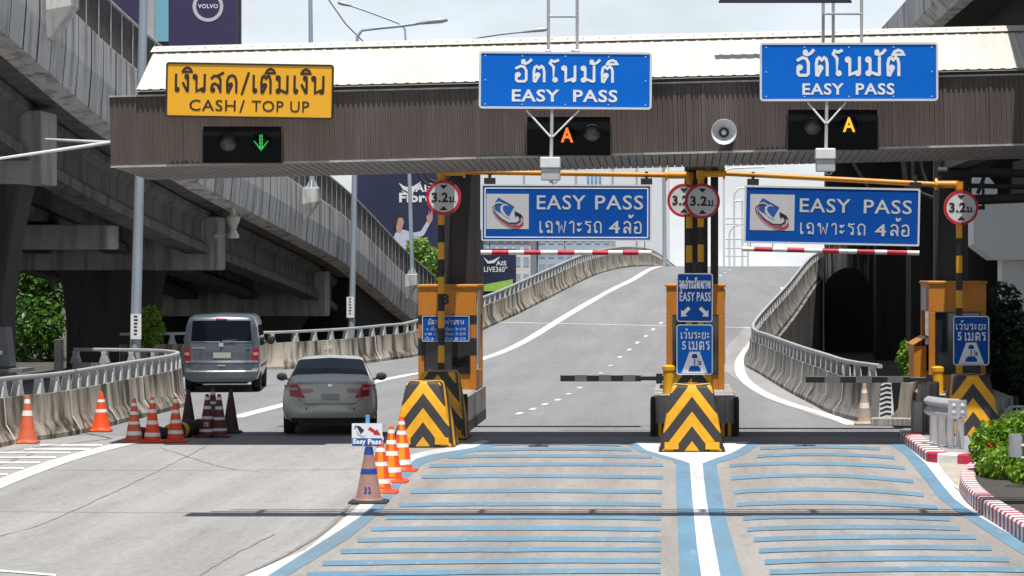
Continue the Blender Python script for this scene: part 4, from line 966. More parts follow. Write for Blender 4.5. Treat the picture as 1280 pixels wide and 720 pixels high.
# ---------------------------------------------------------------- islands, cushions, booths
def cushion(name,c,label,w0,w1,h,dep,group):
    root=None; b=MB(); rings=[]
    for z,t in ((0,0),(.06,.06),(h*.5,.5),(h-.06,.955),(h-.015,.985),(h,1.0)):
        w=w0+(w1-w0)*t; e=.0 if z<h-.03 else (.02 if z<h-.005 else .05); r=.05
        w-=e; y0=.10*t+e; y1=dep-.05*t-e
        rings.append([(-w+r,y0,z),(0,y0-.006,z),(w-r,y0,z),(w-r*.3,y0+r*.3,z),(w,y0+r,z),(w,y1-r,z),(w-r,y1,z),(-w+r,y1,z),(-w,y1-r,z),(-w,y0+r,z),(-w+r*.3,y0+r*.3,z)])
    b.loft(rings)
    root=thing(name,c,label,'crash cushion',group,local=True)
    b.build('body',M['chev'],root,smooth=35)
    for sx in (-1,1):
        b=MB(); b.box(*sorted((sx*(w0-.085),sx*(w0-.32))),-.028,-.003,.03,.15); b.build('yellow_patch',M['yellow'],root)
    b=MB(); b.box(-w0-.015,w0+.015,-.03,dep+.01,-.03,.0); b.build('base_plate',M['rubber'],root)
    return root
GC='striped crash cushions before the toll booths'
p=G(528.5,560); cushion('crash_cushion',p+Vector((0,0,.03)),'front yellow and black chevron crash cushion of the left island, behind the orange cones',.53,.29,1.11,1.25,GC)
p2=G(546.5,550); cushion('crash_cushion',Vector((p2.x,p2.y,.03)),'rear chevron crash cushion on the left island, right before the numbered booth',.52,.30,1.20,1.25,GC)
p=G(865,566); cushion('crash_cushion',p+Vector((0,0,.03)),'front chevron crash cushion of the middle island at the head of the blue stripe',.545,.34,1.10,1.25,GC)
cushion('crash_cushion',Vector((.31,51.0,.03)),'rear chevron crash cushion of the middle island, behind the signpost foot',.53,.32,1.22,1.2,GC)
cushion('crash_cushion',Vector((5.24,50.6,.16)),'yellow and black chevron crash cushion on the right island behind the kerb',.52,.30,1.05,1.3,GC)

def island(xc,y0,y1,label,hw=.80,skip=0):
    root=thing('toll_island',(xc,(y0+y1)/2,0),label,'toll island','raised concrete toll islands')
    b=MB(); b.bbox(xc-hw,xc+hw,y0,y1,-.02,.70,.04); b.build('concrete_base',M['island'],root)
    for sx in (-1,1):
        b=MB(); b.lathe([(.045,0),(.05,.05),(.05,.66),(.035,.73)],14,(xc+sx*(hw-.03),y0+.01,0)); b.build('corner_guard',M['rubber'],root,smooth=40)
        for k in range(4):
            b=MB(); x=xc+sx*(hw-.16-k*.12); b.box(x-.03,x+.03,y0-.022,y0-.003,.0,.24); b.build('yellow_stripe',M['yellow'],root)
            b=MB(); x=xc+sx*(hw-.10-k*.12); b.box(x-.03,x+.03,y0-.022,y0-.003,.0,.24); b.build('black_stripe',M['rubber'],root)
        b=MB(); s0=xc+sx*(hw+.003); b.box(min(s0,s0+sx*.02),max(s0,s0+sx*.02),y0+.2,y1-.3,.0,.2); b.build('side_bumper',M['rubber'],root)
    return root
island(-4.49,54.3,59.8,'raised concrete island under the left toll booth with black corner guards',hw=.56)
island(.36,53.1,60,'raised concrete island under the middle toll booth between the two Easy Pass lanes')
island(5.55,53.4,60,'raised concrete island under the right toll booth by the guardrail end')

def booth(xc,y0,w,zt,label,num=None,board=None,bands=False,side_panel=False):
    root=thing('toll_booth',(xc,y0+1,.70),label,'toll booth','orange toll booths')
    d=1.95; x0,x1=xc-w/2,xc+w/2; y1=y0+d; z0=.702; pw=.13
    b=MB()
    for x in (x0,x1-pw):
        for y in (y0,y1-pw): b.bbox(x,x+pw,y,y+pw,z0,zt-.58,.012)
    b.box(x0,x1,y0,y1,zt-.577,zt-.03)
    b.box(x0+pw+.002,x1-pw-.002,y0+.02,y0+.08,z0,1.0)
    for x in (x0+.01,x1-.07): b.box(x,x+.06,y0+pw+.002,y1-pw-.002,z0,1.05)
    b.build('wall',M['booth'],root)
    b=MB(); b.bbox(x0-.025,x1+.025,y0-.03,y1+.03,zt-.028,zt+.03,.012); b.build('roof',M['booth'],root)
    b=MB(); b.box(x0+pw+.004,x1-pw-.004,y1-.10,y1-.05,z0,zt-.58); b.build('back_wall',M['room'],root)
    b=MB(); b.box(x0+pw+.003,x1-pw-.003,y0+.03,y0+.04,1.003,zt-.58); fw=b.build('window',M['booth_glass'],root)
    for x in (x0+.04,x1-.05):
        b=MB(); b.box(x,x+.01,y0+pw+.003,y1-pw-.003,1.053,zt-.58); b.build('window',M['booth_glass'],root)
    b=MB()
    for x in (x0+pw-.012,x1-pw+.0): b.box(x,x+.012,y0-.008,y0+.05,1.0,zt-.6)
    b.box(x0+pw,x1-pw,y0-.008,y0+.05,zt-.6,zt-.578); b.box(x0+pw+.003,x1-pw-.003,y0-.008,y0+.018,1.003,1.03); b.build('window_frame',M['black'],root)
    b=MB(); b.box(x0+pw+.02,x1-pw-.02,y0+.2,y0+.6,1.03,1.07); b.box(xc-.3,xc-.1,y0+.25,y0+.4,1.072,1.3); b.box(xc+.1,xc+.28,y0+.25,y0+.4,1.072,1.22); b.build('desk',M['teal'],root)
    if num:
        b=MB(); c=P(num[1],num[2],y0-.006); latin(num[0],c.x-.075,c.z-.105,c.x+.075,c.z+.105,y0-.006,b,0,.03); b.build('numeral',M['ink'],root)
    if bands:
        for x in (x0,x1-pw):
            for (za,zb) in ((1.38,1.72),(2.0,2.172)):
                b=MB(); b.box(x-.004,x+pw+.004,y0-.004,y0+pw+.004,za,zb); b.build('black_band',M['black'],root)
    if side_panel:
        b=MB(); b.box(x0-.02,x0-.003,y0+.5,y0+1.6,zt-.55,zt-.1); b.build('side_plate',M['booth_trim'],root)
        b=MB(); b.box(x0-.25,x0-.003,y0+.6,y0+1.9,.72,1.55); b.loft([[(x0-.28,y0+.55,1.553),(x0-.003,y0+.55,1.72),(x0-.003,y0+.55,1.74),(x0-.28,y0+.55,1.58)],[(x0-.28,y0+1.95,1.553),(x0-.003,y0+1.95,1.72),(x0-.003,y0+1.95,1.74),(x0-.28,y0+1.95,1.58)]]); b.build('side_box',M['booth'],root)
    else:
        b=MB(); b.box(x1+.003,x1+.02,y0+.1,y0+.9,1.2,zt-.08); b.build('side_plate',M['booth_trim'],root)
    return root
b1=booth(-4.51,57,1.15,2.75,'orange toll booth numbered 3 with a blue rate board in its window',('3',556.5,374),True,True)
booth(.40,57,1.15,2.76,'orange toll booth in the middle, half hidden behind two blue signs')
booth(5.59,57,1.13,2.82,'orange toll booth at the right with dark reflecting windows',side_panel=True)
rr_,f,w,h=sign_root('rate_board','blue toll rate board with white Thai lines in the left booth window',528,395,586.5,426.5,56.9,0,'notice board')
panel(rr_,w,h,M['blue_sign2'],M['cream'],t=.02,r=.02,ft=.012)
txt(rr_,f,[('T','อัตราค่าผ่านทาง',535,400.5,580,405.5,.13),('T','4 ล้อ',533,410,546,413,.14),('T','คันละ 50 บาท',557,410,582,413,.14),('T','6-10 ล้อ',531,416,549,419,.14),('T','คันละ 75 บาท',557,416,582,419,.14),('T','เกิน 10 ล้อ',531,422,549,425,.14),('T','คันละ 110 บาท',557,422,582,425,.14)],M['silver'])

# ---------------------------------------------------------------- height limit portals with hanging signs
def portal(label,lx,rx,d,zl,zr,zb=.69):
    pl=P(lx,0,d);pr=P(rx,0,d); root=thing('height_portal',(pl.x,d,zb),label,'height gauge','yellow height limit portals')
    for x,z in ((pl.x,zl),(pr.x,zr)):
        b=MB(); b.tube([(x,d,zb),(x,d,z-.1)],.062,14); b.build('post',M['yellow'],root,smooth=40)
        zz=z-1.02
        while zz>zb+.1:
            b=MB(); b.lathe([(.0645,max(zb,zz-.33)),(.0645,zz)],14,(x,d,0)); b.build('black_band',M['black'],root,smooth=40); zz-=.66
        b=MB(); b.tube([(x,d,z-.1),(x,d,z+.055)],.085,14); s=1 if x==pl.x else -1; b.tube([(x+s*.02,d,z),(x+s*.42,d,z)],.07,14)
        b.build('elbow',M['yellow'] if x==pl.x else M['orange_pipe'],root,smooth=40)
        b=MB(); b.tube([(x+s*.42,d,z),(x+s*.46,d,z)],.115,14); b.build('flange',M['yellow'],root,smooth=40)
    b=MB(); b.tube([(pl.x+.46,d,zl),(pr.x-.46,d,zr)],.05,12); b.build('beam',M['orange_pipe'],root,smooth=40)
    return root
portal('yellow height limit portal over the left Easy Pass lane',551.5,861.5,55.3,4.95,4.89)
portal('yellow height limit portal over the right Easy Pass lane',876,1199,54.6,4.90,4.69)
def height_sign(cx,cy,r,d,label):
    k=d/F; c=P(cx,cy,d); root=thing('height_limit_sign',c,label,'traffic sign','round height limit signs',local=True); rr=r*k
    b=MB(); A=disc(0,0,rr,40); b.loft([[(x,0,z) for x,z in A],[(x,.025,z) for x,z in A]]); b.build('disc',M['cream'],root)
    b=MB(); I=disc(0,0,rr*.84,40); n=40
    vs=[(x,y,z) for y in (-.006,-.001) for L_ in (A,I) for x,z in L_]; fs=[]
    for i in range(n):
        j=(i+1)%n; fs+=[(i,j,n+j,n+i),(2*n+i,2*n+j,3*n+j,3*n+i),(i,j,2*n+j,2*n+i),(n+i,n+j,3*n+j,3*n+i)]
    b.add(vs,fs); b.build('red_ring',M['red'],root)
    b=MB(); s=rr/.325
    latin('3.2',-.225*s,-.09*s,.085*s,.095*s,-.006,b,0,.035); thai('ม',.105*s,-.085*s,.205*s,.01*s,-.006,b,0,.24); b.box(.215*s,.235*s,-.008,-.004,-.085*s,-.065*s)
    flat(b,[(-.075*s,.235*s),(.075*s,.235*s),(0,.155*s)],-.006); flat(b,[(-.075*s,-.235*s),(0,-.155*s),(.075*s,-.235*s)],-.006)
    b.build('lettering',M['ink'],root)
    b=MB(); b.box(-.03,.03,.027,.09,-.2*s,.2*s); b.build('clamp',M['galv'],root)
height_sign(554.5,247,21.8,55.14,'leftmost round 3.2 metre height limit sign, on the post by the numbered booth')
height_sign(855,250.5,21,55.14,'round 3.2 metre height sign half hidden behind a nearer one')
height_sign(878,251.5,22,54.44,'round 3.2 metre height sign on the middle post, overlapping another behind it')
height_sign(1201.5,259.5,21.8,54.44,'shaded round 3.2 metre height limit sign at the right booth')
def hang_sign(x0,y0,x1,y1,d,rot,label,logo_x,lx,tx,red2):
    r,f,w,h=sign_root('hanging_sign',label,x0,y0,x1,y1,d,rot,'sign','blue signs hanging from the yellow portals')
    panel(r,w,h,M['blue_sign2'],M['cream'],t=.035,r=.03,ft=.028 if not red2 else .035)
    b=MB(); frame2d(b,-w+.055,-h+.055,w-.055,h-.055,.022,.02,-.006,-.001); 
    if not red2: b.build('border_line',M['white'],r)
    # emblem panel
    L0,T0,L1,T1=logo_x; a=f(L0,T1);c=f(L1,T0); b=MB(); flat(b,[(a[0],a[1]),(c[0],a[1]),(c[0],c[1]),(a[0],c[1])],-.004); em=b.build('emblem_panel',M['silver'],r)
    W=L1-L0; Hh=T1-T0
    def E(u,v): return f(L0+u*W,T0+v*Hh)
    b=MB(); flat(b,[E(.28,.10),E(.66,.36),E(.52,.66),E(.12,.40)],-.007); b.build('card',M['logo_blue'],em)
    b=MB(); crescent(b,[E(.42,.30),E(.30,.24),E(.18,.30),E(.16,.42),E(.24,.56),E(.38,.72),E(.54,.82),E(.70,.84)],[.012,.03,.045,.05,.05,.045,.035,.02],-.010,0); crescent(b,[E(.52,.34),E(.44,.30),E(.36,.36),E(.36,.48),E(.44,.60),E(.56,.70)],[.01,.03,.045,.05,.04,.01],-.010,0); b.build('white_swoosh',M['silver'],em)
    b=MB(); crescent(b,[E(.36,.29),E(.24,.28),E(.16,.36),E(.20,.52),E(.34,.70),E(.52,.83),E(.70,.84),E(.80,.76),E(.78,.64),E(.70,.54)],[.006,.012,.016,.02,.022,.028,.034,.034,.026,.008],-.012,0)
    flat(b,[E(.68,.64),E(.66,.48),E(.82,.58),E(.88,.70),E(.74,.62)],-.012); b.build('navy_swoosh',M['navy_ink'],em)
    b=MB(); crescent(b,[E(.14,.50),E(.24,.66),E(.40,.82),E(.58,.92),E(.76,.93),E(.86,.84),E(.86,.74)],[.006,.016,.022,.03,.044,.04,.01],-.014,0)
    if red2: crescent(b,[E(.32,.26),E(.20,.28),E(.12,.38),E(.16,.54)],[.006,.016,.02,.012],-.014,0)
    b.build('red_swoosh',M['red'],em)
    txt(r,f,[('L','EASY',*lx[0],.010),('L','PASS',*lx[1],.010)]+[('T',)+t for t in tx],M['silver'])
    k=d/F
    for px in (x0+10,x1-6):
        b=MB(); u,v=f(px,y0); b.box(u-.11,u+.11,.0,.06,h+.01,h+.13); b.box(u-.03,u+.03,.01,.05,h+.13,h+.26)
        b.build('hanger',M['blackcol'],r)
    return r
hang_sign(602,231,814,301,55.25,.15,'blue hanging Easy Pass sign for four wheeled cars over the left automatic lane',(608,242.5,661,286.5),((671,244,732,262),(744,244,804,262)),[('เฉพาะรถ',674,277,753,291,.125),('4',760,276,772,291.5,.15),('ล้อ',779,277,803,291,.15)],False)
hang_sign(930.5,234,1149.5,305.5,54.55,1.15,'blue hanging Easy Pass sign with a red and navy swoosh over the right automatic lane',(937.5,244.5,993,289.5),((999.5,248.5,1063,266),(1079.5,248.5,1139.5,266)),[('เฉพาะรถ',1000,279.5,1083,293,.125),('4',1093,279,1105,294,.15),('ล้อ',1113,279.5,1138,293,.15)],True)
def hbar(xs,y0,y1,d,label,hx):
    a=P(xs[0],y0,d);c=P(xs[-1],y1,d); root=thing('height_bar',(a+c)/2,label,'height bar','red and white height bars'); r=.047
    for i,(u,v) in enumerate(zip(xs,xs[1:])):
        q=lambda x: a.lerp(c,(x-xs[0])/(xs[-1]-xs[0]))
        b=MB(); b.tube([q(u),q(v)],r,12); b.build('white_section' if i%2==0 else 'red_section',M['band'] if i%2==0 else M['kerb_red'],root,smooth=40)
    for x,yt in hx:
        b=MB(); p=q(x); b.tube([p+Vector((0,0,.05)),P(x,yt,d)],.008,5); b.build('wire',M['black'],root)
sc=lambda L,o,s:[o+v/s for v in L]
hbar(sc([100,165,265,355,455,555,655,760,855,940,1035,1110],580,4.74),315.5,316,55.28,'red and white striped height bar under the left hanging sign',[(612,300.5),(706,300.5),(806,301)])
hbar(sc([40,120,245,340,455,575,685,805,925,1005,1140,1220],920,5.33),311,316.2,54.58,'red and white striped height bar under the right hanging sign',[(938,301),(966,302),(1038,304),(1142,307)])

# ---------------------------------------------------------------- blue board signs at booths
def car_pic(root,f,x0,y0,x1,y1):
    W=x1-x0;Hh=y1-y0
    def E(u,v): return f(x0+u*W,y0+v*Hh)
    b=MB(); flat(b,[E(.36,.54),E(.64,.54),E(.86,.97),E(.14,.97)],-.004); b.build('road_pictogram',M['white'],root)
    b=MB()
    flat(b,[E(.42,.63),E(.45,.585),E(.55,.585),E(.58,.63),E(.58,.67),E(.42,.67)],-.007)
    flat(b,[E(.33,.93),E(.35,.86),E(.41,.82),E(.59,.82),E(.65,.86),E(.67,.93)],-.007)
    flat(b,[E(.485,.68),E(.515,.68),E(.515,.81),E(.485,.81)],-.007)
    b.build('car_pictogram',M['blue_sign2'],root)
    b=MB(); a=E(.57,.80);c=E(.68,.70); latin('5',a[0],a[1],a[0]+(c[0]-a[0])*.5,c[1],-.007,b,0,.0); thai('ม',a[0]+(c[0]-a[0])*.55,a[1],c[0],a[1]+(c[1]-a[1])*.7,-.007,b,0,.2); b.build('pictogram_lettering',M['blue_sign2'],root)
def small_sign(x0,y0,x1,y1,d,rot,label,m,foot_z):
    r,f,w,h=sign_root('distance_sign',label,x0,y0,x1,y1,d,rot,'traffic sign')
    b=MB(); A=rrect(-w,-h,w,h,.05); b.loft([[(x,0,z) for x,z in A],[(x,.02,z) for x,z in A]]); b.build('panel',m,r)
    b=MB(); frame2d(b,-w,-h,w,h,.018,.05,-.006,-.001); b.build('border_line',M['white'],r)
    return r,f,w,h
r,f,w,h=small_sign(846,341.5,891,402.5,50.42,.4,'blue Easy Pass sign with two white arrows, upper one on the middle post',M['blue_sign2'],1.3)
txt(r,f,[('T','จุดอ่านสัญญาณ',849,351,888,360.5,.13),('L','EASY',849.5,365,868.5,376.5,.02),('L','PASS',871,365,888.5,376.5,.02)],M['white'],y=-.008)
b=MB()
for s in (-1,1):
    cx=868.5+s*10.5
    pts=[(-5,-.0),(0,6),(2.2,3.4),(6.4,7.6) ,(9,4.6),(4.8,.8),(7,-1.8)] 
    L_=[(cx+s*(6.5),396),(cx+s*(6.5),387),(cx+s*4.2,389.4),(cx-s*2.2,383),(cx-s*5.4,386.2),(cx+s*1,392.6),(cx-s*1.4,395.2)]
    flat(b,[f(*q) for q in L_],-.008)
b.build('arrow',M['white'],r)
b=MB(); b.box(-w*.8,w*.8,.022,.05,-.03,.03); b.build('back_rail',M['galv'],r)
r,f,w,h=small_sign(845.5,405.5,891,468.5,50.42,0,'blue 5 metre spacing sign with a car pictogram, lower one on the middle post',M['blue_sign'],1.3)
txt(r,f,[('T','เว้นระยะ',851,415.5,887,423,.16),('L','5',852.5,426.5,857.5,437,.02),('T','เมตร',861,427,887,437,.16)],M['white'],y=-.008); car_pic(r,f,845.5,405.5,891,468.5)
b=MB(); c=P(868,437,50.48); b.tube([(0.0,.07,-1.27+.0),(0.0,.07,1.55)],.045,10); b.build('post',M['black'],r,smooth=40)
r,f,w,h=small_sign(1191.5,395,1236.5,456.5,53.0,0,'blue 5 metre spacing sign with a car pictogram above the right striped cushion',M['blue_sign2'],1.2)
txt(r,f,[('T','เว้นระยะ',1195,405,1233,412,.16),('L','5',1197,415,1202,425.5,.02),('T','เมตร',1206,416,1232,425.5,.16)],M['white'],y=-.008); car_pic(r,f,1191.5,395,1236.5,456.5)
b=MB(); b.tube([(0.1,.06,-1.0),(0.1,.06,.2)],.05,10); b.build('post',M['black'],r,smooth=40)

# ---------------------------------------------------------------- boom barriers
def boom(px,py,d,x_tip,base_z,label):
    c=P(px,py,d); root=thing('boom_barrier',(c.x,d,base_z),label,'boom barrier','boom barriers')
    b=MB(); b.lathe([(.11,base_z),(.11,c.z+.14),(.125,c.z+.15),(.125,c.z+.22),(.06,c.z+.25)],18,(c.x,d,0)); b.build('post',M['yellow'],root,smooth=40)
    tip=P(x_tip,py-.5,d-.16); y=d-.17
    b=MB(); b.bbox(c.x-.55,c.x-.10,y-.04,y+.04,c.z-.04,c.z+.045,.01); b.box(c.x-.24,c.x-.12,y-.06,y+.06,c.z-.10,c.z+.09); b.build('arm_mount',M['plastic'],root)
    b=MB(); b.bbox(tip.x,c.x-.53,y-.03,y+.03,c.z-.058,c.z+.062,.008); b.build('arm',M['black'],root)
    n=3; L_=c.x-.53-tip.x
    for k in range(n):
        b=MB(); u=tip.x+L_*(.18+.30*k); b.box(u,u+L_*.15,y-.034,y+.034,c.z-.060,c.z+.064); b.build('grey_band',M['cabinet'],root)
    return root
boom(836,472.5,55,700.5,.69,'boom barrier with a yellow post and dark arm closing the left Easy Pass lane')
boom(1172,474,55,1007,.69,'boom barrier with a dark arm closing the right Easy Pass lane')
# cables under the canopy
def cable(label,paths,d,r=.03):
    root=thing('cable_bundle',P(*paths[0][0],d),label,'cables')
    for L_ in paths:
        b=MB(); b.tube(spline([P(x,y,d) for x,y in L_],.08),r,8); b.build('cable',M['rubber'],root,smooth=50)
cable('black cable loops hanging under the canopy left of the first column',[[(522,215),(526,224),(536,231),(552,233),(566,228)],[(530,214),(536,224),(548,228),(560,226),(568,218)]],57.5)
cable('black cable loops hanging under the canopy beside the right booth',[[(1141,200),(1141,214),(1142,228),(1150,240),(1166,247)],[(1151,198),(1153,214),(1160,230),(1172,238)]],57.5,.035)
cb=thing('cable_tray',P(1240,236,57.5),'black horizontal pipes and conduits right of the right booth','cable tray')
for (a,c,r) in (((1172,214),(1290,217),.09),((1208,232),(1290,234),.05),((1215,250),(1290,247),.10),((1216,259),(1231,260),.04),((1213,205),(1213,243),.03),((1229,200),(1229,262),.03),((1240,196),(1222,242),.04)):
    b=MB(); b.tube([P(*a,58),P(*c,58)],r,10); b.build('pipe',M['rubber'],cb,smooth=40)
# white painted hammerhead beam
wbm=thing('white_beam',P(1250,320,63),'white painted concrete beam end on a pale column right of the right booth','beam')
b=MB(); a=P(1217,246,63); c=P(1330,325,63); n=P(1243,325,63); m_=P(1217,306,63)
b.prism([(a.x,a.z),(c.x+.5,a.z+.1),(c.x+.5,n.z),(n.x,n.z),(m_.x,m_.z)],63,64.6); b.build('beam',M['whitebeam'],wbm)
b=MB(); q=P(1252,325,63.4); b.box(q.x,q.x+.75,63.3,64.2,-.9,n.z-.003); b.build('column',M['whitebeam'],wbm)
b=MB(); u=[P(x,y,64) for x,y in ((1213,236),(1217,222),(1236,222),(1246,234),(1246,243),(1219,243))]; b.prism([(v.x,v.z) for v in u],63.9,64.4); b.build('cap_block',M['whitebeam'],wbm)

# ---------------------------------------------------------------- overhead gantry just above the picture (its shadow crosses the lanes)
gt=thing('sign_gantry',(6.6,34.1,0),'steel cantilever gantry reaching over the lanes from the right, just out of view above','gantry')
b=MB(); b.bbox(-5.72,6.9,33.80,34.28,7.0,7.3,.02); b.build('beam',M['galv'],gt)
b=MB(); b.tube([(-5.5,34.5,7.1),(6.6,34.5,7.1)],.06,8); b.tube([(-5.3,34.78,7.1),(6.6,34.78,7.1)],.05,8); b.build('pipe',M['galv'],gt)
b=MB()
for k in range(9): b.box(-4.9+1.4*k,-4.82+1.4*k,34.285,34.74,7.06,7.14)
b.build('tie',M['galv'],gt)
b=MB(); b.tube([(6.6,34.15,0),(6.6,34.15,7.0)],.2,14); b.build('post',M['galv'],gt,smooth=40)
# ================================================================== OBJECTS
# ---------------------------------------------------------------- cars (local frame: rear at y=0, nose towards +y)
def car(name,label,loc,yaw,rear,g,stations,paint,seg_side,win_st):
    """rear: half silhouette of the tail [(x,z)...] from bottom centre to top centre; g(x,z): depth of the tail surface;
    stations: [(y, half ring)] with as many points as rear"""
    root=thing(name,loc,label,'car',None,local=True,rot=(0,0,R(yaw)))
    def ring(half,yf): return [(x,yf(x,z),z) for x,z in half]+[(-x,yf(x,z),z) for x,z in half[-2:0:-1]]
    body=MB(); gl_=MB(); wl=MB(); wr=MB(); ws=MB(); rings=[]
    zc=sum(z for _,z in rear)/len(rear)
    for s in (.02,.3,.6,.82,.93,1.0):
        h=[(x*s,zc+(z-zc)*s) for x,z in rear]; rings.append(ring(h,lambda x,z:g(x,z)+(0 if s<1 else .012)))
    for y,h in stations: rings.append(ring(h,(lambda yy:(lambda x,z:yy))(y)))
    n=len(rings[0]); N=len(rear)
    for i in range(len(rings)-1):
        for j in range(n):
            k=(j+1)%n; st=i-5; jj=j if j<N-1 else n-1-j
            tgt=body
            key=win_st.get((st,jj))
            if key=='side': tgt=wr if j<N-1 else wl
            elif key=='rear': tgt=gl_
            elif key=='front': tgt=ws
            tgt.add([rings[i][j],rings[i][k],rings[i+1][k],rings[i+1][j]],[(0,1,2,3)])
    last=rings[-1]; body.add(last,[tuple(range(n))])
    def fin(mb,nm,m):
        if not mb.v: return
        o=mb.build(nm,m,root)
        bm=bmesh.new(); bm.from_mesh(o.data); bmesh.ops.remove_doubles(bm,verts=bm.verts,dist=1e-4); bmesh.ops.recalc_face_normals(bm,faces=bm.faces); bm.to_mesh(o.data); bm.free()
        o.data.shade_smooth(); o.data.set_sharp_from_angle(angle=R(42)); return o
    fin(body,'body',paint); fin(gl_,'rear_window',M['carglass']); fin(wl,'side_window',M['carglass']); fin(wr,'side_window',M['carglass']); fin(ws,'windscreen',M['carglass'])
    return root
def patch(root,name,m,corn,g,off=.008,n=8,mirror=False,smooth=40,th=.012,rows=None):
    """a panel lying on the tail surface, corners in (x,z): bl,br,tr,tl"""
    out=[]
    for s in ((1,-1) if mirror else (1,)):
        b=MB(); k=n
        P_=[]
        for i in range(k+1):
            for j in range(k+1):
                u,v=i/k,j/k
                x=(corn[0][0]*(1-u)+corn[1][0]*u)*(1-v)+(corn[3][0]*(1-u)+corn[2][0]*u)*v
                z=(corn[0][1]*(1-u)+corn[1][1]*u)*(1-v)+(corn[3][1]*(1-u)+corn[2][1]*u)*v
                P_.append((s*x,g(x,z)-off,z))
        Bk=[(x,y+th+off,z) for x,y,z in P_]; w=k+1; fs=[]
        for i in range(k):
            for j in range(k): fs.append((i*w+j,i*w+j+1,(i+1)*w+j+1,(i+1)*w+j))
        edge=[i*w for i in range(w)]+[k*w+j for j in range(1,w)]+[i*w+k for i in range(k-1,-1,-1)]+[j for j in range(k-1,0,-1)]
        m0=len(P_)
        for a,c in zip(edge,edge[1:]+edge[:1]): fs.append((a,c,m0+c,m0+a))
        b.add(P_+Bk,fs); out.append(b.build(name,m,root,smooth=smooth))
    return out
def wheels(root,xs,ys,rad,wid):
    for y in ys:
        for s in (-1,1):
            e=bpy.data.objects.new('wheel',None); COL.objects.link(e); e.parent=root; e.location=(s*xs,y,rad); e.empty_display_size=.1; ORG[e.name]=Vector()
            b=MB(); w=wid/2
            b.lathe([(rad*.62,-w),(rad*.9,-w),(rad*.985,-w*.75),(rad,-w*.3),(rad,w*.3),(rad*.985,w*.75),(rad*.9,w),(rad*.62,w)],28,axis='x'); b.build('tyre',M['tyre'],e,smooth=40)
            b=MB(); b.lathe([(.03,w*.5*s),(rad*.5,w*.55*s),(rad*.63,w*.8*s),(rad*.63,-w*.8*s),(.03,-w*.8*s)],20,axis='x'); b.build('rim',M['rim'],e,smooth=40)
def mirror(root,x,y,z,w,h,m):
    for s in (-1,1):
        b=MB(); rr=[]
        for yy,f in ((-.02,.75),(0,.95),(.06,1),(.13,.6),(.16,.2)):
            rr.append([(s*(x+w/2)+math.cos(a)*w/2*f*(1.0),y+yy,z+math.sin(a)*h/2*f) for a in (2*math.pi*k/16 for k in range(16))])
        b.loft(rr); b.tube([(s*(x-.10),y+.08,z-.06),(s*(x+.06),y+.08,z-.03)],.025,6); b.build('mirror',m,root,smooth=50)
# ---- sedan
def gs(x,z):
    x=abs(x); y=.21*(x/.87)**3.2
    if z<.36: y+=(.36-z)*.35
    if z>.585: y+=min(.035,(z-.585)*1.6)
    if z>.60: y+=.05*max(0,(z-.60)/.4)
    if z>.985: y+=(z-.985)*1.5
    return y
RS_=[(0,.27),(.62,.27),(.79,.31),(.855,.46),(.862,.64),(.835,.80),(.775,.93),(.69,.985),(.45,1.0),(0,1.005)]
def st(y,w=1,zb=.22,b=None): 
    return (y,b)
lower=lambda zb,k=1:[(0,zb),(.68*k,zb),(.83*k,zb+.07),(.876*k,.46),(.876*k,.66)]
S=[(.30,lower(.24)+[(.855,.82),(.795,.935),(.72,1.0),(.5,1.022),(0,1.03)]),
   (.50,lower(.22)+[(.86,.83),(.80,.945),(.735,1.01),(.5,1.045),(0,1.055)]),
   (.66,lower(.21)+[(.86,.83),(.80,.95),(.715,1.075),(.62,1.105),(0,1.125)]),
   (1.30,lower(.20)+[(.862,.83),(.81,.96),(.615,1.345),(.55,1.375),(0,1.405)]),
   (1.45,lower(.20)+[(.862,.83),(.81,.96),(.60,1.372),(.50,1.405),(0,1.435)]),
   (2.1,lower(.20)+[(.862,.83),(.815,.96),(.605,1.385),(.50,1.418),(0,1.448)]),
   (2.65,lower(.20)+[(.862,.83),(.81,.955),(.60,1.345),(.50,1.38),(0,1.405)]),
   (3.4,lower(.20)+[(.86,.82),(.79,.93),(.70,.985),(.55,1.02),(0,1.04)]),
   (4.1,lower(.22,.98)+[(.82,.74),(.74,.82),(.62,.86),(.45,.885),(0,.90)]),
   (4.45,lower(.26,.86)+[(.70,.66),(.62,.72),(.52,.75),(.4,.765),(0,.775)]),
   (4.53,[(0,.32),(.5,.32),(.58,.36),(.62,.46),(.62,.55),(.58,.60),(.5,.63),(.42,.65),(.3,.66),(0,.665)])]
# station index 1 = first gap after the tail ring (0 is tail->S0)
ws_={}
for jj in (7,8): ws_[(3,jj)]='rear'; ws_[(7,jj)]='front'
for sti in (4,5,6): ws_[(sti,6)]='side'
ws_[(3,6)]=None; ws_={k:v for k,v in ws_.items() if v}
ps=G(412.5,544.5); sed=car('sedan','pale grey beige sedan seen from behind, driving in the cash lane',(ps.x,ps.y,0),6.2,RS_,gs,S,M['sedan'],None,ws_)
patch(sed,'tail_light',M['tail'],[(.46,.69),(.80,.735),(.852,.93),(.60,.95)],lambda x,z:gs(x,z)+(.10*max(0,(x-.74)/.1) if x>.74 else 0),.012,8,True)
patch(sed,'light_lens',M['tail_clear'],[(.60,.835),(.735,.845),(.74,.885),(.585,.885)],gs,.03,4,True)
patch(sed,'lid_light',M['tail_clear'],[(.30,.80),(.50,.775),(.545,.86),(.33,.87)],gs,.008,4,True)
patch(sed,'licence_plate',M['plate'],[(-.17,.665),(.17,.665),(.17,.775),(-.17,.775)],gs,.014,2)
patch(sed,'handle_strip',M['sedan'],[(-.30,.855),(.30,.855),(.29,.882),(-.29,.882)],gs,.012,6)
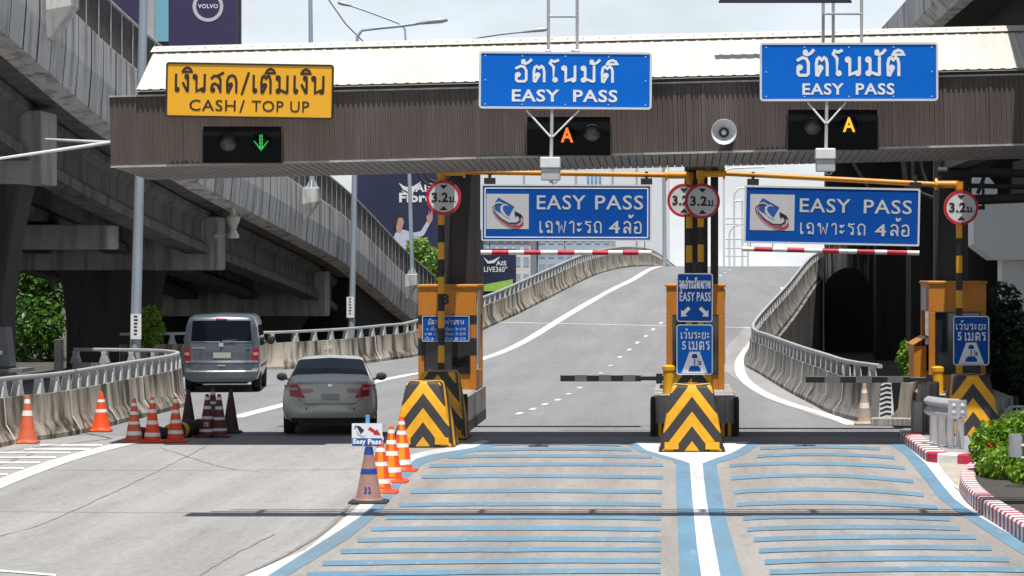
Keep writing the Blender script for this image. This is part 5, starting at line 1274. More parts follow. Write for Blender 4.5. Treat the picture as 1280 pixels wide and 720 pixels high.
patch(sed,'emblem',M['chrome'],[(-.035,.905),(.035,.905),(.04,.95),(-.04,.95)],gs,.012,2)
for a in ([(-.46,.585),(.46,.585),(.46,.592),(-.46,.592)],): patch(sed,'boot_seam',M['plastic'],a,gs,.004,10)
patch(sed,'boot_seam',M['plastic'],[(.455,.588),(.47,.588),(.60,.70),(.588,.70)],gs,.004,5,True)
patch(sed,'boot_seam',M['plastic'],[(.60,.95),(.606,.95),(.70,.985),(.69,.985)],gs,.004,3,True)
patch(sed,'lower_valance',M['plastic'],[(-.70,.262),(.70,.262),(.72,.325),(-.72,.325)],gs,.006,10)
patch(sed,'boot_spoiler',M['sedan'],[(-.62,.978),(.62,.978),(.58,1.018),(-.58,1.018)],lambda x,z:gs(x,z)*.7+.03,.018,10)
patch(sed,'parking_sensor',M['plastic'],[(.42,.48),(.455,.48),(.455,.505),(.42,.505)],gs,.004,1,True)
b=MB(); b.box(-.6,.6,.3,4.0,.18,.24); b.tube([(-.25,.15,.22),(-.25,.6,.24)],.03,8); b.build('underbody',M['plastic'],sed)
wheels(sed,.765,(.92,3.60),.315,.21); mirror(sed,.86,2.95,.985,.21,.16,M['plastic'])
# ---- van
def gv(x,z):
    x=abs(x); y=.13*(x/.95)**4
    if z<.56: y-=.06*min(1,(.56-z)/.05)
    if z<.36: y+=(.36-z)*.4
    if z>1.15: y+=.10*((z-1.15)/.7)
    if z>1.84: y+=(z-1.84)*1.0
    return y
RV=[(0,.27),(.72,.27),(.88,.33),(.94,.52),(.952,.85),(.945,1.12),(.885,1.62),(.815,1.83),(.70,1.90),(0,1.93)]
lo=lambda zb,k=1:[(0,zb),(.74*k,zb),(.90*k,zb+.08),(.952*k,.52),(.955*k,.85),(.948*k,1.14)]
SV=[(.30,lo(.25)+[(.885,1.66),(.815,1.86),(.70,1.93),(0,1.96)]),
    (.55,lo(.25)+[(.885,1.67),(.815,1.87),(.70,1.94),(0,1.97)]),
    (1.7,lo(.25)+[(.885,1.67),(.815,1.87),(.70,1.94),(0,1.97)]),
    (2.9,lo(.25)+[(.885,1.67),(.815,1.87),(.70,1.94),(0,1.97)]),
    (3.35,lo(.25)+[(.88,1.62),(.80,1.80),(.68,1.87),(0,1.90)]),
    (4.15,lo(.25)+[(.90,1.17),(.84,1.20),(.7,1.22),(0,1.24)]),
    (4.75,lo(.27,.97)[:5]+[(.88,.92),(.84,.97),(.78,1.0),(.6,1.02),(0,1.03)]),
    (4.89,[(0,.32),(.6,.32),(.72,.4),(.76,.52),(.76,.62),(.72,.7),(.68,.74),(.62,.76),(.5,.78),(0,.79)])]
wv={}
for sti in (2,3,4): wv[(sti,5)]='side'
for jj in (6,7,8): wv[(6-0,jj)]='front'
pv=G(276.5,490.5); van=car('van','dark grey passenger van seen from behind near the far left barrier',(pv.x,pv.y,0),5.6,RV,gv,SV,M['van'],None,wv)
patch(van,'rear_window',M['carglass'],[(-.755,1.285),(.755,1.285),(.715,1.795),(-.715,1.795)],gv,.010,10)
patch(van,'window_trim',M['chrome'],[(-.76,1.262),(.76,1.262),(.76,1.278),(-.76,1.278)],gv,.010,10)
patch(van,'tail_light',M['tail'],[(.76,.80),(.945,.82),(.945,1.10),(.79,1.10)],lambda x,z:gv(x,z)+(.05*(x-.9)/.045 if x>.9 else 0),.014,8,True)
patch(van,'light_lens',M['tail_clear'],[(.80,.92),(.91,.93),(.91,1.0),(.80,1.0)],gv,.024,4,True)
patch(van,'chrome_strip',M['chrome'],[(-.90,.745),(.90,.745),(.90,.80),(-.90,.80)],gv,.012,12)
patch(van,'bumper',M['van'],[(-.90,.36),(.90,.36),(.92,.515),(-.92,.515)],gv,.035,12)
patch(van,'bumper_trim',M['chrome'],[(-.90,.52),(.90,.52),(.90,.55),(-.90,.55)],gv,.040,12)
patch(van,'bumper_trim',M['chrome'],[(.74,.55),(.92,.55),(.92,.61),(.80,.61)],gv,.030,4,True)
patch(van,'licence_plate',M['plate'],[(-.20,.86),(.24,.86),(.24,1.0),(-.20,1.0)],gv,.014,2)
patch(van,'emblem',M['chrome'],[(-.055,1.15),(.055,1.15),(.055,1.25),(-.055,1.25)],gv,.016,3)
patch(van,'badge',M['chrome'],[(.62,1.09),(.72,1.09),(.72,1.11),(.62,1.11)],gv,.010,2); patch(van,'badge',M['chrome'],[(-.72,1.10),(-.40,1.10),(-.40,1.13),(-.72,1.13)],gv,.010,2)
patch(van,'door_handle',M['chrome'],[(-.10,.66),(.10,.66),(.10,.69),(-.10,.69)],gv,.018,2)
patch(van,'door_seam',M['plastic'],[(.775,.57),(.784,.57),(.80,1.27),(.790,1.27)],gv,.004,8,True)
patch(van,'brake_light',M['tail'],[(-.14,1.835),(.14,1.835),(.14,1.865),(-.14,1.865)],gv,.014,3)
b=MB(); b.tube([(0,gv(0,1.28)-.03,1.29),(.38,gv(.3,1.28)-.035,1.315)],.012,6); b.lathe([(.03,1.26),(.03,1.30)],8,(0,gv(0,1.28)-.02,0)); b.build('wiper',M['plastic'],van)
for s in (-1,1):
    b=MB(); b.box(s*.953-.012,s*.953+.012,1.0,3.9,.60,.66); b.build('side_moulding',M['plastic'],van)
b=MB(); b.box(-.62,.62,.35,4.3,.2,.27); b.build('underbody',M['plastic'],van)
wheels(van,.83,(1.0,4.0),.335,.235); mirror(van,.98,3.55,1.23,.22,.24,M['plastic'])

# ---------------------------------------------------------------- traffic cones
def cone(px,py,label,h=.80,m='orange',bands=((.30,.40),(.55,.65),(.80,.9)),bm='band',base=.20,baseM=None,group='orange traffic cones',r0=.15,stripe=None,yaw=0,num=None,numM=None,name='traffic_cone',z=0):
    p=G(px,py); root=thing(name,(p.x,p.y,.012+z),label,'traffic cone',group,local=True,rot=(0,0,R(yaw)))
    b=MB(); r=.025; B=base
    ring=lambda s,zz:[(x*s,y*s,zz) for x,y in rrect(-B,-B,B,B,.05)]
    b.loft([ring(1,0),ring(1,.022),ring(.96,.030),ring(.78,.042)]); b.build('base',M[baseM or m],root,smooth=40)
    R_=lambda t:r0+(.032-r0)*t
    b=MB(); b.lathe([(r0*1.12,.040),(r0*1.02,.055)]+[(R_(t),.055+(h-.055)*t) for t in (0.02,.5,1.0)]+[(.02,h+.006)],28); b.build('cone',M[m],root,smooth=40)
    for (t0,t1) in bands:
        b=MB(); b.lathe([(R_(t)+.0035,.055+(h-.055)*t) for t in (t0,t1)],28,caps=False); b.build('reflective_band',M[bm],root,smooth=40)
    if stripe:
        ed=[.03]+[v for ab in sorted(bands) for v in ab]+[.97]
        for t,t1 in zip(ed[::2],ed[1::2]):
            if t1-t<.03: continue
            b=MB(); q=lambda a,tt,o:(math.cos(a)*(R_(tt)+o),math.sin(a)*(R_(tt)+o),.055+(h-.055)*tt)
            b.loft([[q(R(-104+7*k),t+.006,.004),q(R(-104+7*k),t1-.006,.004),q(R(-104+7*k),t1-.006,-.002),q(R(-104+7*k),t+.006,-.002)] for k in range(7)]); b.build('amber_strip',M['amber'],root,smooth=60)
    if num:
        s,t,sz=num; b=MB(); zc=.055+(h-.055)*t; rr=R_(t)+.008; latin(s,-sz*.55,zc-sz/2,sz*.55,zc+sz/2,0,b,0,.02)
        b.v=[Vector((v.x,-math.sqrt(max(1e-4,rr*rr-v.x*v.x))-(zc-v.z)*.14,v.z)) for v in b.v]; b.build('painted_number',M[numM],root)
    return root
cone(34,554.5,'dull orange cone standing alone by the left barrier, with two white bands',.83,'orange_old',((.55,.67),(.83,.93)),r0=.165)
cone(126.5,539.5,'bright red orange cone close against the left barrier, with two white bands',.74,'orange',((.44,.53),(.72,.80)),r0=.175)
cone(167.5,553.5,'faded orange cone with four bands, leftmost of the three before the rubber hose',.77,'orange_old',((.10,.2),(.37,.44),(.61,.69),(.82,.9)))
cone(190.5,553.5,'bright orange cone with broad white bands, middle one of three before the rubber hose',.79,'orange',((.07,.16),(.36,.45),(.64,.72),(.87,.95)))
cone(219.5,553,'bright orange cone right of the yellow and black hose, next to the dark cones',.79,'orange',((.12,.21),(.38,.46),(.62,.70),(.87,.96)))
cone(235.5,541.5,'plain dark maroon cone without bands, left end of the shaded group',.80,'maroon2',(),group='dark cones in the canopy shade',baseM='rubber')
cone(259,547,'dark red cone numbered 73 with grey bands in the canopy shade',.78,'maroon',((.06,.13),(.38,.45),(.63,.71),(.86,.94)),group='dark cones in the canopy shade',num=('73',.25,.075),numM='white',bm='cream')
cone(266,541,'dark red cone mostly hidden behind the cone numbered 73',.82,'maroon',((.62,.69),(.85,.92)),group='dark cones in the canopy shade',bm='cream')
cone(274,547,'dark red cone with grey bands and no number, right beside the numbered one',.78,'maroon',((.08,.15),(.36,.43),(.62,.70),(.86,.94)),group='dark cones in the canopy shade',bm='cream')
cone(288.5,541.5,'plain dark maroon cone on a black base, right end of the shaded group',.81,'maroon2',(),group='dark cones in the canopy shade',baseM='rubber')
GO='orange cones along the blue line'
cone(475.5,617,'orange cone with amber strip just behind the brown cone, nearest of three',.80,'orange',((.10,.19),(.42,.50),(.68,.76),(.9,.97)),group=GO,stripe=True,r0=.15,base=.24)
cone(489,603.5,'orange cone with amber strip, middle one of three along the blue line',.80,'orange',((.12,.22),(.44,.53),(.66,.74),(.87,.94)),group=GO,stripe=True,r0=.16,base=.24)
cone(502,589.5,'orange cone with amber strip close to the chevron cushion, farthest of three',.82,'orange',((.06,.16),(.40,.48),(.65,.73),(.85,.92)),group=GO,stripe=True,r0=.16,base=.24)
cone(1080.5,531,'sun bleached grey cone leaning by the right barrier end',.80,'greyed',((.35,.5),(.75,.85)),group='old cones at the right barrier',r0=.14)
cone(1090,527,'dark red cone with pale bands beside the bleached cone at the right barrier',.80,'kerb_red2',((.2,.3),(.48,.57),(.75,.84)),group='old cones at the right barrier',r0=.13)
bc=cone(461,629.5,'brown cone numbered 32 with blue bands on a black base, holding a small sign',.80,'brown_cone',((.44,.53),(.78,.90)),bm='blue_band',baseM='rubber',group=None,base=.25,r0=.17,num=('32',.16,.085),numM='blue_band')
# small sign on that cone
p=G(461,629.5); ss=thing('lane_pointer_sign',(p.x-.015,p.y,.80),'small white Easy Pass sign with a red arrow on top of the brown cone','sign',local=True)
k=p.y/F; cx,cz=460,543.5
def f_(px,py): return ((px-460.2)*k,(H-(py-CY)*k)-.80)
b=MB(); a=f_(441,557.5);c=f_(479,529); b.loft([[(x,-.05,z) for x,z in rrect(a[0],a[1],c[0],c[1],.01)],[(x,-.035,z) for x,z in rrect(a[0],a[1],c[0],c[1],.01)]]); b.build('panel',M['white'],ss)
b=MB(); a=f_(441.3,557.2);c=f_(478.7,547.5); flat(b,[(a[0],a[1]),(c[0],a[1]),(c[0],c[1]),(a[0],c[1])],-.053); b.build('blue_strip',M['logo_blue'],ss)
b=MB(); a=f_(442.5,556.3);c=f_(458.5,548.3); latin('Easy',a[0],a[1],c[0],c[1],-.056,b,0,.05); a=f_(461,555.2);c=f_(478,548.3); latin('Pass',a[0],a[1],c[0],c[1],-.056,b,0,.05); b.build('lettering',M['white'],ss)
b=MB(); flat(b,[f_(*q) for q in [(461,536.5),(463.5,533.2),(471,538.2),(472.5,536.2),(477,543.5),(467.5,543),(469,541.2)]],-.053); b.build('red_arrow',M['red'],ss)
b=MB(); flat(b,[f_(*q) for q in [(447.5,533.5),(451,532.3),(456.5,537.8),(452,542)]],-.053)
crescent(b,[f_(*q) for q in [(450,532.5),(446,532.5),(443.5,536)]],[.008,.02,.004],-.055,0)
b.build('emblem',M['navy_ink'],ss)
b=MB(); crescent(b,[f_(*q) for q in [(446.5,536.5),(449,542),(454,545.2),(459.5,544.5)]],[.004,.012,.014,.004],-.055,0); b.build('emblem_swoosh',M['boxg'],ss)
b=MB(); b.tube([(0,0,-.03),(0,-.01,.34+.02)],.028,10); b.build('stake',M['sky_blue'],ss,smooth=40)
# rubber hose rolls
hr=thing('rubber_hose',G(205,548),'lumpy black and yellow rubber hose lying behind the orange cones','rubber hose')
pts=spline([G(172,549.5)+Vector((0,0,.10)),G(188,549)+Vector((0,0,.10)),G(205,549)+Vector((0,0,.11)),G(222,548)+Vector((0,0,.14)),G(238,546.5)+Vector((0,0,.17)),G(250,546)+Vector((0,0,.16))],.05); rng=random.Random(3)
rad=[.11+.022*math.sin(i*1.3)+.05*i/len(pts) for i in range(len(pts))]
seg=max(3,len(pts)//9); i=0;kk=0
while i<len(pts)-1:
    j=min(len(pts)-1,i+seg); b=MB(); b.tube(pts[i:j+1],rad[i:j+1],12); yl=kk in (3,5)
    b.build('yellow_section' if yl else 'black_section',M['yellow'] if yl else M['rubber'],hr,smooth=60); i=j;kk+=1

# ---------------------------------------------------------------- street lamps and posts
def lamp(label,base,top,r0,r1,arm=None,head=None,side=1,plate=None,name='street_lamp',cat='street lamp',baseplate=True):
    root=thing(name,base,label,cat,'street lamps and poles' if False else None); B=Vector(base);T=Vector(top)
    b=MB(); n=6; b.tube([B.lerp(T,i/n) for i in range(n+1)],[r0+(r1-r0)*i/n for i in range(n+1)],14); b.build('pole',M['pole'],root,smooth=40)
    if baseplate:
        b=MB(); b.bbox(B.x-.26,B.x+.26,B.y-.26,B.y+.26,B.z-.0,B.z+.04,.01)
        for sx in (-1,1):
            for q in (-1,1): b.lathe([(.025,.04),(.025,.10)],6,(B.x+sx*.2,B.y+q*.2,B.z))
        b.build('base_plate',M['galv'],root)
        b=MB()
        for a in range(4): 
            dx,dy=[(1,0),(-1,0),(0,1),(0,-1)][a]; b.loft([[(B.x+dx*r0*.9-dy*.01,B.y+dy*r0*.9-dx*.01,B.z+.04),(B.x+dx*.24-dy*.01,B.y+dy*.24-dx*.01,B.z+.04),(B.x+dx*r0*.9-dy*.01,B.y+dy*r0*.9-dx*.01,B.z+.34)],[(B.x+dx*r0*.9+dy*.01,B.y+dy*r0*.9+dx*.01,B.z+.04),(B.x+dx*.24+dy*.01,B.y+dy*.24+dx*.01,B.z+.04),(B.x+dx*r0*.9+dy*.01,B.y+dy*r0*.9+dx*.01,B.z+.34)]])
        b.build('gusset',M['galv'],root)
    if arm:
        b=MB(); b.tube(spline([T-Vector((0,0,.05))]+[Vector(q) for q in arm],.3),r1*.62,10); b.build('arm',M['pole'],root,smooth=40)
    if head:
        h0,h1=Vector(head[0]),Vector(head[1]); L_=(h1-h0); b=MB(); rr=[]
        for t,w,tz,bz in ((0,.06,.05,-.05),(.15,.11,.08,-.06),(.45,.17,.12,-.08),(.8,.17,.11,-.10),(.97,.10,.05,-.07),(1,.03,.0,-.04)):
            c=h0+L_*t; rr.append([c+Vector((0,w*math.cos(a),(tz if math.sin(a)>0 else -bz)*math.sin(a))) for a in (2*math.pi*q/12 for q in range(12))])
        b.loft(rr); b.build('lamp_head',M['lampw'],root,smooth=50)
    if plate:
        c,ph=plate; b=MB(); b.box(c.x-.13,c.x+.13,c.y-r0-.03,c.y-r0-.012,c.z-ph/2,c.z+ph/2); pl=b.build('number_plate',M['white'],root)
        b=MB(); rng=random.Random(int(c.x*100)); k=6
        for q in range(k):
            zc=c.z+ph*(.40-.14*q); b.box(c.x-.05,c.x+.05*rng.uniform(.3,1),c.y-r0-.034,c.y-r0-.031,zc-ph*.035,zc+ph*.035)
        b.build('plate_marks',M['ink'],pl)
    return root
d=71; lamp('thick blue grey lamp post at the left, rising out of the top of the picture',(P(168.5,0,d).x,d,.62),P(181,-60,d),.135,.10,plate=(P(171.5,408,d),.62),arm=[P(183,-75,d),P(200,-82,d),P(240,-88,d)],head=(P(240,-88,d),P(275,-90,d)))
lb=thing('lamp_plinth',(P(168.5,0,d).x,d,0),'low concrete plinth under the thick left lamp post','plinth'); b=MB(); q=P(168.5,0,d); b.bbox(q.x-.45,q.x+.45,d-.45,d+.45,-.9,.618); b.build('block',M['island'],lb)
d=100; zb=zroad(98)
lamp('slim street lamp behind the sedan, its arm and head reaching right above the canopy',(P(438.5,0,d).x,d,-.9),P(446,62,d),.11,.09,arm=[P(446.5,46,d),P(452,38,d),P(470,35.5,d),P(500,32.5,d),P(522,29.5,d)],head=(P(520,29.5,d),P(560,24.5,d)),plate=(P(438.5,384,d),.72),baseplate=False)
lamp('street lamp on the flyover corbel, its long arm reaching left over the canopy',c3,P(507,50,c3.y),.10,.08,arm=[P(506.5,37,c3.y),P(502,31,c3.y),P(480,22,c3.y),P(450,11,c3.y),P(438,7,c3.y)],head=(P(440,7.5,c3.y),P(422,3,c3.y)))
lamp('plain thin pole standing on the flyover corbel above the parapet',c2,P(387.5,-60,c2.y),.10,.07,name='flyover_pole',cat='pole')
lamp('short dark pole on the nearest flyover corbel at the top left',c1,c1+Vector((0,0,3.0)),.12,.11,name='flyover_pole',cat='pole')
d=125; lamp('pale lamp post behind the left hanging sign with its arm reaching right',(P(602,0,d).x,d,-.9),P(583.5,62,d),.12,.08,arm=[P(584,54,d),P(590,49,d),P(620,43.5,d),P(655,39.5,d)],head=(P(653,40,d),P(687,36,d)),baseplate=False)
d=172; lamp('distant thin lamp post rising behind the ramp crest with a small head to its left',(P(831,0,d).x,d,2.0),P(829,60,d),.13,.09,arm=[P(824,50,d),P(800,47,d),P(758,49,d)],head=(P(760,49,d),P(727,50.5,d)),baseplate=False)
bp=thing('billboard_post',P(189,100,120),'pale square post beside the thick lamp post before the violet billboard','post'); b=MB(); q=P(189,0,120); b.bbox(q.x-.16,q.x+.16,119.8,120.1,-.9,P(0,-50,120).z,.01); b.build('shaft',M['galv'],bp); b=MB(); e=P(0,60,120).z; b.bbox(q.x-.24,q.x+.24,119.7,119.79,e-.7,e+.2); b.build('box',M['pole'],bp)
# overhead wire
ow=thing('overhead_wire',P(437,30,140),'thin dark cable sagging across the sky left of the lamp heads','cable'); b=MB(); b.tube(spline([P(400,-20,140),P(411,0,140),P(432,30,140),P(462,60,140),P(500,90,140)],1.0),.03,6); b.build('wire',M['black'],ow)
# pale gantry pipes right of the middle column
pg=thing('pipe_gantry',(P(925,0,185).x,185,2),'pale distant pipe frame beyond the crest, right of the middle column','gantry')
for L_ in ([(905,345),(905,222),(909,212),(925,210),(955,209)],[(918,345),(918,242),(922,236),(940,234)],[(917,252),(921,251),(929,251)],[(928,345),(928,250)],[(935,345),(935,244)],[(912,345),(912,290),(916,283),(925,281)]):
    b=MB(); b.tube(spline([P(x,y,185) for x,y in L_],.3),.06,8); b.build('pipe',M['boxw'],pg,smooth=50)
b=MB()
for y in (273,280,299,310,320): b.tube([P(907,y,185),P(935,y,185)],.04,6)
b.build('rung',M['boxg'],pg)

# ---------------------------------------------------------------- kerbs, guard rails and the rest
def kerb(label,pts,w,h,blk,ma,mb_,name='striped_kerb',fill=None):
    s=spline(pts,.02); root=thing(name,s[0],label,'kerb'); cum=[0]
    for a,c in zip(s,s[1:]): cum.append(cum[-1]+(c-a).length)
    A=MB();Bm=MB(); k=0
    def at(L_):
        for i in range(len(cum)-1):
            if cum[i+1]>=L_: return i
        return len(cum)-2
    fr=frames(s); u=0
    while u<cum[-1]-1e-3:
        bl=blk(u/cum[-1]) if callable(blk) else blk
        v=min(u+bl,cum[-1]); i,j=at(u),max(at(v),at(u)+1); rings=[]
        for q in sorted(set((i,(i+j)//2,j))):
            p,t,nn=fr[q]; rings.append([p+nn*a+Vector((0,0,z)) for a,z in ((0,-.02),(0,h*.85),(-.025,h),(-w+.02,h),(-w,h*.85),(-w,-.02))])
        (A if k%2==0 else Bm).loft(rings); k+=1; u=v
    A.build('red_block',M[ma],root); Bm.build('white_block',M[mb_],root); return root
k1=[G(1146,550),G(1158,559),G(1170,568),G(1180,575.5),G(1186,578.3),G(1200,579.3),G(1214,580),G(1228,580.6),G(1250,581.5)]
kerb('red and white striped kerb round the foot of the steel guardrail',[p for p in k1][::-1][::-1],.32,.17,lambda f:.27 if f<.83 else .30,'kerb_red','kerb_white')
isl=MB(); isl.add([p+Vector((0,0,.155)) for p in (k1+[Vector((6.6,46.6,0)),Vector((6.6,54,0)),Vector((4.5,54,0))])],[tuple(range(len(k1)+3))]); 
struct(isl.build('right_pavement',M['conc'],None))
k2=[G(1262,588),G(1240,592),G(1224,600),G(1219.5,610),G(1222,619),G(1232,631),G(1250,645),G(1284,666.5),G(1345,706),G(1420,760)]
kerb('faded pink and white striped planter kerb at the right edge under the bush',k2[::-1][::-1],.22,.21,.165,'kerb_red2','kerb_white')
sl=MB(); sl.add([p+Vector((0,0,.16)) for p in k2+[Vector((5.4,27,0)),Vector((7,30,0)),Vector((7,44,0))]],[tuple(range(len(k2)+3))]); struct(sl.build('planter_soil',M['soil']))
sw=MB(); sw.add([p+Vector((0,0,.016)) for p in gl([(1141,553),(1173,580),(1190,601),(1207,624),(1225,634)]) ]+[G(1228,620)+Vector((0,0,.016)),G(1232,594)+Vector((0,0,.016)),G(1240,583)+Vector((0,0,.016)),G(1180,577)+Vector((0,0,.016))],[tuple(range(9))])
struct(sw.build('verge_pavement',mat('verge_concrete',(.42,.375,.32),.9,0,.15,3,.2,40,dirt=(.2,.17,.14),dirt_s=2,dirt_amt=.5)))
dh=thing('drain_cover',G(1212,613),'small round drain hole in the pavement left of the striped planter','drain')
q=G(1211,613.5); b=MB(); b.box(q.x-.16,q.x+.16,q.y-.45,q.y+.45,.018,.035); b.build('slab',M['joint'],dh)
b=MB(); b.lathe([(.085,.036),(.085,.04)],18,(q.x-.02,q.y+.1,0)); b.build('hole',M['abut'],dh)
def wrail(label,line,posts,zt,name='guardrail_end',refl=True):
    root=thing(name,(line[0].x,line[0].y,.15),label,'guardrail','steel guardrail ends')
    W=[(0,.16),(.045,.13),(.075,.085),(.03,.03),(.0,0),(.03,-.03),(.075,-.085),(.045,-.13),(0,-.16)]
    prof=W+[(a-.012,z) for a,z in W[::-1]]
    fr=frames(line); b=MB()
    b.loft([[p+nn*a*1.1+Vector((0,0,zt+z*1.0)) for a,z in prof] for p,t,nn in fr]); b.build('beam',M['galv'],root,smooth=35)
    p,t,nn=fr[0]; b=MB(); rr=[]
    for k in range(9):
        an=R(-95+190*k/8-0); rr.append([p-t*.0+nn*(.10-.22*math.cos(an)*0+.16*math.sin(an))-t*(.20*math.cos(an))+Vector((0,0,zt+z)) for z in (-.15,.15)])
    b.loft([[*r,*[v+t*.012 for v in r[::-1]]] for r in rr]); b.build('rounded_end',M['galv'],root,smooth=40)
    c=p+nn*.10
    for dz in (-.09,.09):
        for dn in (-.05,.09):
            b=MB(); b.lathe([(.04,0),(.045,-.012),(.025,-.03)],14,(c.x+dn,c.y-.23,zt+dz*.6),'y')
            if refl: b.build('reflector',M['lampw'],root,smooth=50)
    for q in posts:
        b=MB(); b.tube([(q.x,q.y,.12),(q.x,q.y,zt+.10)],.07,12); b.lathe([(.07,zt+.1),(.05,zt+.13)],12,(q.x,q.y,0)); b.build('post',M['galv'],root,smooth=40)
    return root
ln=[P(1199,500,47.0),P(1190,498,47.1),P(1175,497,47.5),P(1160,496,48.2)]
ln=[Vector((p.x,p.y,0)) for p in ln]
wrail('galvanised steel guardrail end on four round posts beside the right chevron cushion',ln,[Vector((P(x,0,dd).x,dd,0)) for x,dd in ((1200,47.25),(1188,47.4),(1177,47.8),(1167,48.4))],.80)
ln=[Vector((P(x,0,dd).x,dd,0)) for x,dd in ((1276,38.4),(1296,38.3),(1320,38.2))]
wrail('grey steel guardrail end poking in at the right edge beside the bush',ln,[Vector((P(1300,0,38.5).x,38.5,0)),Vector((P(1330,0,38.5).x,38.4,0))],.72,refl=False)
# concrete slats wall between lane and guardrail
cwl=thing('concrete_fender',G(1150,548),'row of short weathered concrete posts behind the steel guardrail','concrete posts')
for k in range(6):
    q=P(1146+4.2*k,0,51.6+.35*k); b=MB(); b.bbox(q.x-.10,q.x+.10,q.y-.12,q.y+.12,.0,1.0 if k>1 else .72,.02); b.build('concrete_post',M['island'],cwl)
# barrier nose with black and white stripes and a loose block
bn=thing('striped_barrier_nose',G(1108,529),'black and white striped barrier nose at the near end of the right barrier','barrier nose',local=True)
prof=[(-.16,0),(.16,0),(.14,.35),(.10,.80),(.06,.86),(-.06,.86),(-.10,.80),(-.14,.35)]
b=MB(); b.loft([[(x,0,z) for x,z in prof],[(x+.1,1.6,z) for x,z in prof]]); b.build('block',M['white'],bn)
b=MB()
for k in range(9):
    z=.05+.095*k; crescent(b,[(-.13+.02*abs(z-.4),z),(0,z+.05),(.10-.02*abs(z-.4),z+.035)],[.035,.045,.045],-.004,0)
b.build('black_stripe',M['black'],bn)
jb=thing('concrete_block',G(1130,532),'loose pale concrete barrier block beside the striped nose',"concrete block",local=True)
jb.rotation_euler=(0,0,R(-14))
b=MB(); b.loft([[(x,y,z) for x,z in ((-.32,-.01),(.30,-.01),(.30,.10),(.14,.34),(.18,.84),(-.06,.84),(-.12,.34),(-.32,.10))] for y in (0,1.4)]); b.build('block',M['jersey'],jb)
b=MB(); b.bbox(-.62,.34,-.25,-.01,-.01,.16,.02); b.build('plinth',M['island'],jb)
# white lattice fence
lf=thing('lattice_fence',P(1270,530,53),'low white lattice fence under the dark trees at the right edge','fence')
b=MB()
for L_ in ([(1256,529),(1257,515),(1262,509),(1272,508),(1290,509)],[(1256,529),(1290,529)]): b.tube(spline([P(x,y,53) for x,y in L_],.1),.022,6)
b.build('frame',M['boxw'],lf)
b=MB()
for k in range(5):
    x=1256+7.5*k; b.tube([P(x,528,53),P(x+8,510,53)],.012,5); b.tube([P(x+8,528,53.03),P(x,510,53.03)],.012,5)
b.build('lattice',M['boxw'],lf)
# left edge cabinet and posts
ca=thing('control_cabinet',P(3,470,60),'dark grey sloping cabinet on a ledge at the left edge','cabinet'); a=P(-14,409,60);c=P(12.5,458,60)
b=MB(); b.prism([(a.x,c.z),(c.x,c.z),(c.x-.05,c.z+.35),(c.x-.10,a.z),(a.x,a.z)],60,60.6); b.build('housing',M['cabinet'],ca)
b=MB(); u=P(0,440,60); b.box(u.x-.1,u.x+.05,59.985,59.998,u.z-.05,u.z+.03); b.build('label_plate',M['white'],ca)
b=MB(); e=P(30,462,60); b.box(a.x-.4,e.x,59.8,61,e.z-.05,e.z+.02); b.box(a.x-.3,e.x-.35,60,60.9,-.9,e.z-.053); b.build('ledge',M['cabinet'],ca)
po=thing('square_post',P(73.5,480,56.3),'short dark square post standing in a gap of the left barrier rail','post'); q=P(73.5,0,56.35); b=MB(); b.bbox(q.x-.075,q.x+.075,56.25,56.45,.5,P(0,424,56.3).z,.012); b.build('shaft',M['darkrail'],po)
dl=thing('warning_beacon',P(176,468,62.4),'small amber beacon on the left barrier below the rail','beacon'); q=P(176,472,62.2); b=MB(); b.lathe([(.07,0),(.09,.03),(.085,.16),(.05,.21),(.01,.22)],16,(q.x,62.2,.82)); b.build('lens',M['yellow'],dl,smooth=50); b=MB(); b.lathe([(.1,-.002),(.1,.0-.03)],14,(q.x,62.2,.82)); b.build('base',M['plastic'],dl)

# ================================================================== LIGHT AND CAMERA
sv=Vector((-.055,.28,-1)).normalized()
sun=bpy.data.lights.new('sun','SUN'); sun.energy=5.0; sun.angle=R(.53); sun.color=(1,.965,.91)
so=bpy.data.objects.new('sun',sun); COL.objects.link(so); so.rotation_euler=sv.to_track_quat('-Z','Y').to_euler(); so.location=(0,40,60)
w=bpy.data.worlds.new('World'); scene.world=w; w.use_nodes=True; nt=w.node_tree; N=nt.nodes.new; L=nt.links.new
bg=nt.nodes['Background']; sk=N('ShaderNodeTexSky'); sk.sky_type='NISHITA'; sk.sun_disc=False
sk.sun_elevation=math.asin(-sv.z); sk.sun_rotation=math.atan2(-sv.x,-sv.y); sk.air_density=1.2; sk.dust_density=2.5; sk.ozone_density=1
tc=N('ShaderNodeTexCoord'); mp=N('ShaderNodeMapping'); mp.inputs['Scale'].default_value=(1,1,2.2); L(tc.outputs['Generated'],mp.inputs[0])
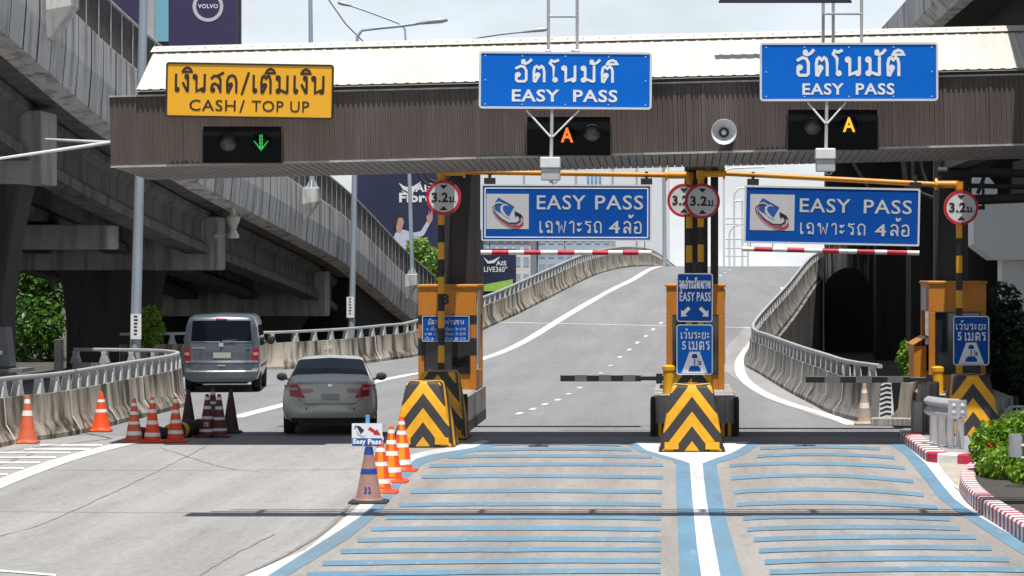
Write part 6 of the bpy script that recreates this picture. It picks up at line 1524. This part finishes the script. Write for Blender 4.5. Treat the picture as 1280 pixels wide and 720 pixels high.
nz=N('ShaderNodeTexNoise'); nz.inputs['Scale'].default_value=9; nz.inputs['Detail'].default_value=7; nz.inputs['Roughness'].default_value=.55; L(mp.outputs[0],nz.inputs['Vector'])
rp=N('ShaderNodeMapRange'); rp.inputs['From Min'].default_value=.36; rp.inputs['From Max'].default_value=.66; rp.inputs['To Min'].default_value=.52; rp.inputs['To Max'].default_value=1.0; L(nz.outputs['Fac'],rp.inputs['Value'])
sp=N('ShaderNodeSeparateXYZ'); L(tc.outputs['Generated'],sp.inputs[0])
hz=N('ShaderNodeMapRange'); hz.inputs['From Min'].default_value=.0; hz.inputs['From Max'].default_value=.085; L(sp.outputs[2],hz.inputs['Value'])
cl=N('ShaderNodeMix'); cl.data_type='RGBA'; cl.inputs['A'].default_value=(9.6,10.0,10.3,1); cl.inputs['B'].default_value=(6.9,7.55,8.2,1); L(hz.outputs[0],cl.inputs['Factor'])
h2=N('ShaderNodeMapRange'); h2.inputs['From Min'].default_value=.10; h2.inputs['From Max'].default_value=.32; L(sp.outputs[2],h2.inputs['Value'])
c2=N('ShaderNodeMix'); c2.data_type='RGBA'; c2.inputs['B'].default_value=(2.3,2.7,3.2,1); L(h2.outputs[0],c2.inputs['Factor']); L(cl.outputs['Result'],c2.inputs['A'])
mx=N('ShaderNodeMix'); mx.data_type='RGBA'; L(rp.outputs[0],mx.inputs['Factor']); L(sk.outputs[0],mx.inputs['A']); L(c2.outputs['Result'],mx.inputs['B'])
L(mx.outputs['Result'],bg.inputs['Color']); bg.inputs['Strength'].default_value=.10
cam=bpy.data.cameras.new('camera'); cam.sensor_width=36; cam.lens=36*F/1280; cam.shift_x=-(CX-640)/1280; cam.shift_y=-(360-CY)/1280; cam.clip_end=6000; cam.clip_start=.5
co=bpy.data.objects.new('camera',cam); COL.objects.link(co); co.location=(0,0,H); co.rotation_euler=(R(90),0,0); scene.camera=co
vs=scene.view_settings; vs.view_transform='Standard'; vs.look='None'; vs.gamma=1; vs.exposure=0.30; vs.use_curve_mapping=False
scene.display_settings.display_device='sRGB'
scene.cycles.max_bounces=6
